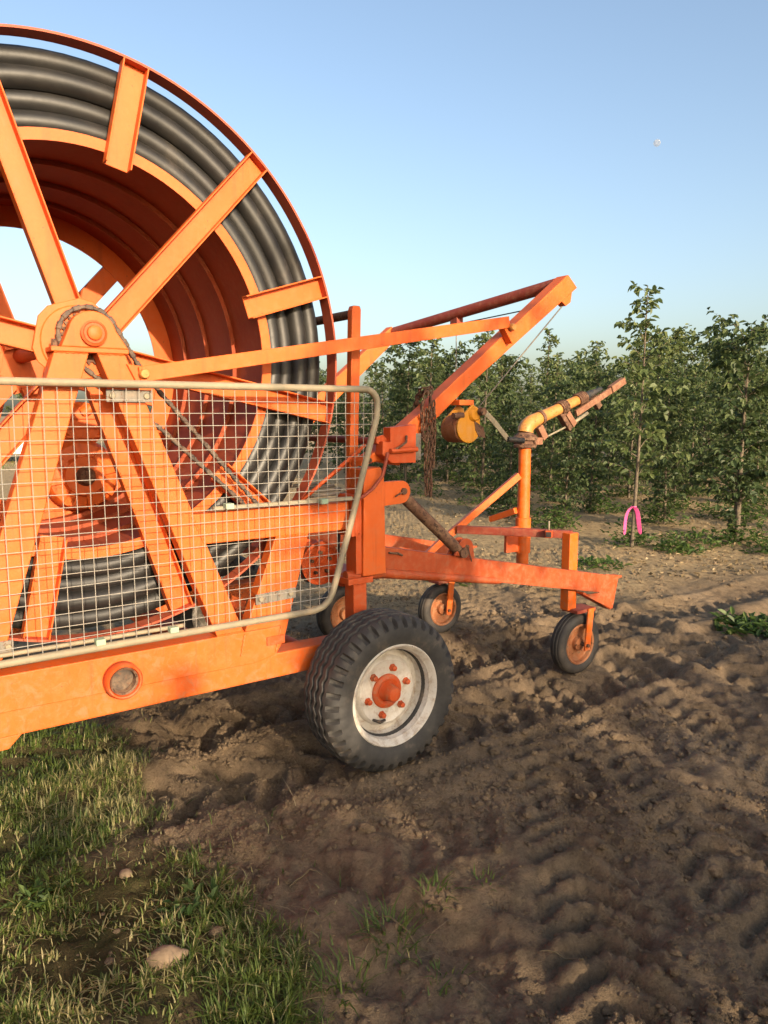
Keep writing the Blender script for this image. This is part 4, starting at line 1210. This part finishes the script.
def main_wheel(c, sg):
    """sg = -1: outer side towards -v"""
    o = lambda pr: [(r, sg * a) for r, a in pr]
    w = MB().lathe(o([(0.240, 0.110), (0.243, 0.118), (0.236, 0.126), (0.226, 0.120), (0.219, 0.104), (0.212, 0.098), (0.209, 0.075), (0.200, 0.050), (0.197, 0.0), (0.197, -0.10), (0.24, -0.118), (0.205, -0.12), (0.190, -0.09), (0.188, 0.0)]), c, 64)
    w.lathe(o([(0.198, 0.012), (0.168, 0.022), (0.160, 0.042), (0.150, 0.048), (0.140, 0.044), (0.060, 0.040), (0.050, 0.030)]), c, 64)
    w = w.build('wheel', 'rim_white', irr)
    big_tyre(c).build('tyre', 'rubber', w, sharp=30)
    h = MB().lathe(o([(0.082, 0.041), (0.080, 0.050), (0.062, 0.056), (0.048, 0.050), (0.040, 0.062), (0.036, 0.105), (0.030, 0.112), (0.0, 0.113)]), c, 32).build('hub', 'orange_red', w)
    for k in range(6):
        a = rad(60 * k + 14)
        p = (c[0] + 0.112 * cos(a), c[1], c[2] + 0.112 * sin(a))
        MB().lathe(o([(0.0185, 0.044), (0.0165, 0.052), (0.0145, 0.053), (0.013, 0.068), (0.006, 0.070), (0.0, 0.074)]), p, 6, smooth=False).build('wheel_nut', 'orange_red', w)
    if sg < 0:
        q = [(c[0] - 0.085 , c[1] - 0.052, c[2] - 0.118), (c[0] - 0.05, c[1] - 0.062, c[2] - 0.135), (c[0] - 0.02, c[1] - 0.058, c[2] - 0.132)]
        MB().tube(q, [0.006, 0.008, 0.006], 8).build('valve', 'black', w)
    return w
main_wheel((0.030, -0.185, 0.372), -1)
main_wheel((0.030, FAR + 0.225, 0.372), 1)
MB().tube([(0.03, -0.20, 0.372), (0.03, FAR + 0.24, 0.372)], 0.032, 16).build('axle', 'orange_red', irr)
MB().bx(-0.05, 0.11, 0.02, 0.11, 0.385, 0.463).build('axle_mount', 'orange_red', irr, 0.004)
MB().bx(-0.05, 0.11, FAR - 0.03, FAR + 0.06, 0.385, 0.463).build('axle_mount', 'orange_red', irr, 0.004)

# --- rusty chain hung over the boom: a thing of its own
def link(p, d, side, L=0.036, w=0.022, r=0.0042):
    d = Vector(d).normalized(); s_ = Vector(side).normalized()
    pts = []
    for k in range(12):
        a = 2 * PI * k / 12
        pts.append(Vector(p) + d * (cos(a) * L / 2 + (0.006 if cos(a) > 0 else -0.006)) + s_ * (sin(a) * w / 2))
    return pts
rc = MB()
def hang(u, v, z0, z1, ph=0):
    z = z0; k = ph
    while z > z1:
        rc.tube(link((u + 0.004 * sin(z * 21), v, z), (0.05, 0, 1), (1, 0.3, 0) if k % 2 else (0.3, 1, 0)), 0.0045, 5, closed=True)
        z -= 0.033; k += 1
def over(pts):
    P = [Vector(p) for p in pts]
    k = 0
    for a, b in zip(P[:-1], P[1:]):
        n = max(1, round((b - a).length / 0.033))
        for i in range(n):
            d = (b - a).normalized()
            s1 = d.orthogonal().normalized()
            if k % 2: s1 = d.cross(s1)
            rc.tube(link(a.lerp(b, (i + 0.5) / n), d, s1), 0.0045, 5, closed=True); k += 1
hang(0.478, 0.012, 1.72, 1.25); hang(0.455, 0.018, 1.66, 1.24, 1); hang(0.425, 0.015, 1.69, 1.55)
hang(0.50, 0.012, 1.70, 1.40, 1)
over([(0.425, 0.015, 1.69), (0.44, 0.014, 1.735), (0.46, 0.02, 1.765), (0.49, 0.08, 1.762), (0.49, 0.145, 1.74), (0.48, 0.150, 1.62)])
over([(0.478, 0.012, 1.735), (0.49, 0.03, 1.785), (0.47, 0.09, 1.775), (0.50, 0.148, 1.735), (0.50, 0.150, 1.65)])
over([(0.425, 0.015, 1.54), (0.44, 0.01, 1.52), (0.455, 0.014, 1.55)])
rco = rc.build('hanging_chain', 'rust')
rco.location = (OX, OY, 0); rco.rotation_euler = (0, 0, ROTZ)
tag(rco, 'rusty link chain slung over the lower end of the orange boom', 'chain')

# ------------------------------------------------------------------ sprinkler cart
cart = thing('sprinkler_cart', 'small orange wheeled cart with upright pipe and big sprinkler gun', 'sprinkler cart', (OX, OY, 0), ROTZ)
PV = 0.60
PU = 1.772
fr = MB()
fr.beam((1.745, 0.150, 0.905), (1.30, 0.735, 0.905), 0.045, 0.050)
fr = fr.build('cart_frame', 'dark_red', cart, 0.003)
MB().bx(1.690, 1.768, 0.120, 0.185, 0.425, 0.918).build('upright_tube', 'cart_orange', cart, 0.004)
sk = Vector((-0.606, 0.796, 0)); c0 = Vector((1.745, 0.150, 0.905)) + sk * 0.14
MB().beam(c0 - sk * 0.022 + Vector((-0.04, -0.03, 0.004)), c0 + sk * 0.022 + Vector((-0.04, -0.03, 0.004)), 0.05, 0.045).build('tube_socket', 'orange_red', fr, 0.003)
MB().beam(c0 - sk * 0.016 + Vector((-0.062, -0.047, 0.004)), c0 + sk * 0.016 + Vector((-0.062, -0.047, 0.004)), 0.008, 0.030).build('socket_bore', 'black', fr)
MB().tube([c0 + Vector((-0.03, -0.02, 0.02)), c0 + Vector((-0.03, -0.02, 0.085))], 0.006, 8).build('locking_pin', 'galv', fr)
riser = MB().lathe([(0, 0.60), (0.041, 0.60), (0.041, 1.435), (0, 1.435)], (PU, PV, 0), 28, axis='z').build('riser_pipe', 'cart_orange', cart)
MB().lathe([(0.042, 0.72), (0.052, 0.722), (0.052, 0.96), (0.042, 0.962)], (PU, PV, 0), 28, axis='z').build('pipe_sleeve', 'cart_orange', riser)
MB().bx(PU - 0.165, PU - 0.052, PV - 0.012, PV + 0.012, 0.735, 0.905).build('riser_bracket', 'orange_red', cart, 0.003)
MB().beam((PU - 0.05, PV, 1.250), (1.25, 0.78, 0.855), 0.038, 0.045).beam((1.25, 0.78, 0.857), (1.10, 0.84, 0.72), 0.036, 0.043).build('brace', 'cart_orange', cart, 0.003)
MB().beam((PU - 0.05, PV + 0.02, 1.01), (1.72, 0.86, 0.925), 0.036, 0.04).build('brace', 'cart_orange', cart, 0.003)
MB().beam((PU, PV, 0.60), (1.655, 1.29, 0.545), 0.06, 0.06).beam((1.655, 1.29, 0.545), (0.97, 1.50, 0.545), 0.055, 0.058).beam((PU, PV - 0.04, 0.603), (1.712, 0.188, 0.603), 0.05, 0.06).build('base_beam', 'orange_red', cart, 0.004)

def cart_wheel(u, v, R, Wd):
    c = (u, v, R + 0.0)
    prof = [(R * 0.62, -Wd * 0.36), (R * 0.68, -Wd * 0.46), (R * 0.80, -Wd * 0.50), (R * 0.90, -Wd * 0.44), (R * 0.965, -Wd * 0.32), (R * 0.97, -Wd * 0.24), (R * 0.95, -Wd * 0.21), (R * 0.985, -Wd * 0.17), (R * 0.99, -Wd * 0.06), (R * 0.965, -Wd * 0.03), (R * 0.965, Wd * 0.03)]
    prof += [(r, -a) for r, a in reversed(prof[:-1])]
    w = MB().lathe([(R * 0.66, -Wd * 0.42), (R * 0.63, -Wd * 0.47), (R * 0.58, -Wd * 0.42), (R * 0.55, -Wd * 0.22), (R * 0.30, -Wd * 0.10), (R * 0.22, -Wd * 0.12), (R * 0.20, -Wd * 0.38), (0, -Wd * 0.40)], c, 40)
    w.lathe([(R * 0.66, Wd * 0.42), (R * 0.60, Wd * 0.42), (R * 0.55, Wd * 0.2), (0, Wd * 0.12)], c, 40)
    w = w.build('wheel', 'rust_orange', cart)
    MB().lathe(prof, c, 56, closed=True).build('tyre', 'rubber_small', w)
    return w
def caster(u, v, R, top, off=0.055, blade_w=0.055):
    MB().bx(u - 0.075, u + 0.105, v - 0.075, v + 0.05, 2 * R + 0.012, 2 * R + 0.034).build('caster_yoke', 'dark_red', cart, 0.003)
    MB().prism([(u + 0.045 - blade_w / 2, 2 * R + 0.036), (u + 0.045 + blade_w / 2, 2 * R + 0.036), (u + 0.018 + blade_w * 0.45, R - 0.035), (u + 0.018 - blade_w * 0.45, R - 0.035)], v - 0.088, v - 0.076).build('caster_fork', 'cart_orange', cart, 0.002)
    MB().tube([(u + 0.015, v - 0.10, R), (u + 0.015, v + 0.05, R)], 0.012, 10).build('caster_axle', 'rust', cart)
cart_wheel(1.785, 0.135, 0.200, 0.105); caster(1.785, 0.135, 0.200, 0.46)
cart_wheel(1.665, 1.34, 0.192, 0.105); caster(1.665, 1.34, 0.192, 0.46)
MB().bx(1.62, 1.69, 1.29, 1.36, 0.420, 0.52).build('upright_tube', 'dark_red', cart, 0.003)
cart_wheel(0.945, 1.575, 0.215, 0.12); caster(0.945, 1.575, 0.215, 0.46)
MB().bx(0.91, 0.99, 1.53, 1.61, 0.465, 0.57).build('upright_tube', 'dark_red', cart, 0.003)

# sprinkler gun
fl = MB().lathe([(0, 1.436), (0.075, 1.436), (0.078, 1.452), (0.060, 1.458), (0.058, 1.480), (0.080, 1.484), (0.082, 1.505), (0.066, 1.515), (0.050, 1.535), (0, 1.535)], (PU, PV, 0), 28, axis='z').build('gun_flange', 'rust', cart)
for k in range(4):
    a = rad(90 * k + 30)
    MB().tube([(PU + 0.067 * cos(a), PV + 0.067 * sin(a), 1.43), (PU + 0.067 * cos(a), PV + 0.067 * sin(a), 1.52)], 0.009, 6).build('bolt', 'rust', fl)
MB().bx(PU + 0.05, PU + 0.12, PV - 0.05, PV + 0.03, 1.452, 1.50).build('drive_latch', 'rust_pink', fl, 0.004)
gs = Vector((PU, PV, 1.536)); gd = Vector((0.950, 0.0, 0.310)).normalized()
el = [gs + Vector((0, 0, 0)), gs + Vector((0.004, 0, 0.022)), gs + Vector((0.022, 0, 0.046)), gs + Vector((0.052, 0, 0.065)), gs + Vector((0.09, 0, 0.080)), gs + Vector((0.14, 0, 0.096))]
gun = MB().tube(el, [0.052, 0.052, 0.051, 0.050, 0.046, 0.043], 20).build('gun_elbow', 'brass', cart)
b0 = el[-1]
MB().tube([b0 - gd * 0.012, b0 + gd * 0.014], 0.050, 18).build('gun_collar', 'rust', gun)
MB().tube([b0, b0 + gd * 0.20, b0 + gd * 0.44], [0.042, 0.038, 0.033], 18).build('gun_pipe', 'brass', cart)
def spring(t0, t1, r, n, wire):
    a = gd.orthogonal().normalized(); b = gd.cross(a)
    pts = []
    for k in range(n * 12 + 1):
        th = 2 * PI * k / 12
        pts.append(b0 + gd * (t0 + (t1 - t0) * k / (n * 12)) + (a * cos(th) + b * sin(th)) * r)
    return MB().tube(pts, wire, 6)
spring(0.195, 0.265, 0.043, 4, 0.0085).build('coil_spring', 'rust', cart)
spring(0.385, 0.47, 0.040, 5, 0.0085).build('coil_spring', 'rust', cart)
MB().tube([b0 + gd * 0.44, b0 + gd * 0.56, b0 + gd * 0.66], [0.030, 0.024, 0.014], 16).build('gun_nozzle', 'black', cart)
dn = Vector((0.31, 0, -0.95)).normalized()
A0 = b0 + gd * 0.335 + dn * 0.080 + Vector((0, -0.015, 0)); A1 = b0 + gd * 0.80 + dn * 0.030 + Vector((0, -0.015, 0))
da = MB().beam(A0, A1, 0.022, 0.045, dn).build('drive_arm', 'rust_pink', cart, 0.003)
MB().beam(A1 - gd * 0.06, A1 + gd * 0.10 - dn * 0.02, 0.045, 0.05, dn).build('deflector_spoon', 'rust_pink', da, 0.004)
MB().beam(b0 + gd * 0.20 + dn * 0.03, b0 + gd * 0.26 + dn * 0.165, 0.05, 0.052, gd).build('arm_bracket', 'rust', da, 0.004)
MB().beam(b0 + gd * 0.24 + dn * 0.045 - Vector((0, 0.03, 0)), b0 + gd * 0.29 + dn * 0.150 - Vector((0, 0.03, 0)), 0.01, 0.045, gd).build('arm_link', 'rust_pink', da, 0.003)
MB().beam(b0 + gd * 0.56 + dn * 0.03, b0 + gd * 0.60 + dn * 0.12, 0.04, 0.05, gd).build('counterweight', 'rust', da, 0.004)
MB().beam(b0 - gd * 0.03 + dn * 0.05, b0 + gd * 0.00 + dn * 0.15, 0.04, 0.05, gd).build('arm_bracket', 'rust_pink', da, 0.004)
MB().tube([b0 + gd * 0.0 + dn * 0.145, b0 + gd * 0.28 + dn * 0.142], 0.007, 8).build('link_rod', 'galv', da)
MB().tube([b0 + gd * 0.27 + dn * 0.145, b0 + gd * 0.47 + dn * 0.120], 0.013, 8).build('link_rod', 'galv', da)

# ------------------------------------------------------------------ pink ribbon tied to the first stem
rb = MB()
def ribbon(pts, w, sd):
    vs, fs = [], []
    for p in pts:
        vs.append((p[0] - sd[0] * w / 2, p[1] - sd[1] * w / 2, p[2])); vs.append((p[0] + sd[0] * w / 2, p[1] + sd[1] * w / 2, p[2]))
    for i in range(len(pts) - 1):
        fs.append((2 * i, 2 * i + 1, 2 * i + 3, 2 * i + 2))
    rb.add(vs, fs, True)
x0, y0, zt = T0[0], T0[1], 0.90
zg = float(height(np.array([x0]), np.array([y0]))[0])
zt = 0.52
ribbon([(x0 + 0.035, y0 - 0.03, zt - 0.005), (x0 - 0.03, y0 - 0.04, zt + 0.005), (x0 - 0.075, y0 - 0.045, zt - 0.03), (x0 - 0.105, y0 - 0.05, zt - 0.11), (x0 - 0.115, y0 - 0.05, zt - 0.22), (x0 - 0.112, y0 - 0.045, zt - 0.36)], 0.055, (0.9, 0.43))
ribbon([(x0 - 0.03, y0 - 0.042, zt + 0.004), (x0 + 0.02, y0 - 0.045, zt - 0.01), (x0 + 0.045, y0 - 0.05, zt - 0.10), (x0 + 0.055, y0 - 0.055, zt - 0.22), (x0 + 0.085, y0 - 0.05, zt - 0.35)], 0.06, (0.85, -0.5))
rb.tube([(x0 + 0.034 * cos(k * 0.7), y0 + 0.034 * sin(k * 0.7), zt + 0.004 * sin(k * 2)) for k in range(9)], 0.012, 6, closed=True)
ro = rb.build('ribbon', 'pink')
sm = ro.modifiers.new('thick', 'SOLIDIFY'); sm.thickness = 0.002
sb = ro.modifiers.new('soft', 'SUBSURF'); sb.levels = 1; sb.render_levels = 2
tag(ro, 'bright pink plastic ribbon tied round a thin tree stem', 'ribbon')

# ------------------------------------------------------------------ parked white car far off
carx, cary = -13.4, 27.0
car = thing('parked_car', 'white car parked on the grass far behind the reel', 'car', (carx, cary, 0.0), rad(12))
bd = MB().prism([(-2.05, 0.30), (2.05, 0.30), (2.10, 0.55), (2.0, 0.78), (1.15, 0.90), (-1.75, 0.93), (-2.08, 0.80)], -0.85, 0.85).build('body', 'white_car', car, 0.06, 3)
MB().prism([(1.10, 0.905), (0.45, 1.36), (-1.15, 1.40), (-1.78, 0.935)], -0.74, 0.74).build('cabin', 'white_car', car, 0.06, 3)
for s in (-1, 1):
    for poly in ([(0.95, 0.93), (0.42, 1.28), (-0.22, 1.31), (-0.22, 0.94)], [(-0.32, 0.94), (-0.32, 1.31), (-1.10, 1.31), (-1.55, 0.96)]):
        MB().prism(poly, s * 0.743 - 0.003, s * 0.743 + 0.003).build('window', 'car_glass', car)
    for u in (-1.3, 1.3):
        cw = MB().lathe([(0, -0.02), (0.17, -0.02), (0.19, 0.0), (0, 0.02)], (u, s * 0.84, 0.31), 24).build('wheel', 'steel', car)
        MB().lathe([(0.19, -0.09), (0.28, -0.1), (0.315, -0.07), (0.315, 0.07), (0.28, 0.1), (0.19, 0.09)], (u, s * 0.80, 0.31), 28, closed=True).build('tyre', 'rubber_small', cw)
    MB().bx(2.03, 2.095, s * 0.62 - 0.16, s * 0.62 + 0.16, 0.60, 0.72).build('headlight', 'steel', car, 0.02)
    MB().bx(-2.10, -2.04, s * 0.66 - 0.1, s * 0.66 + 0.1, 0.62, 0.80).build('tail_light', 'dark_red', car, 0.02)
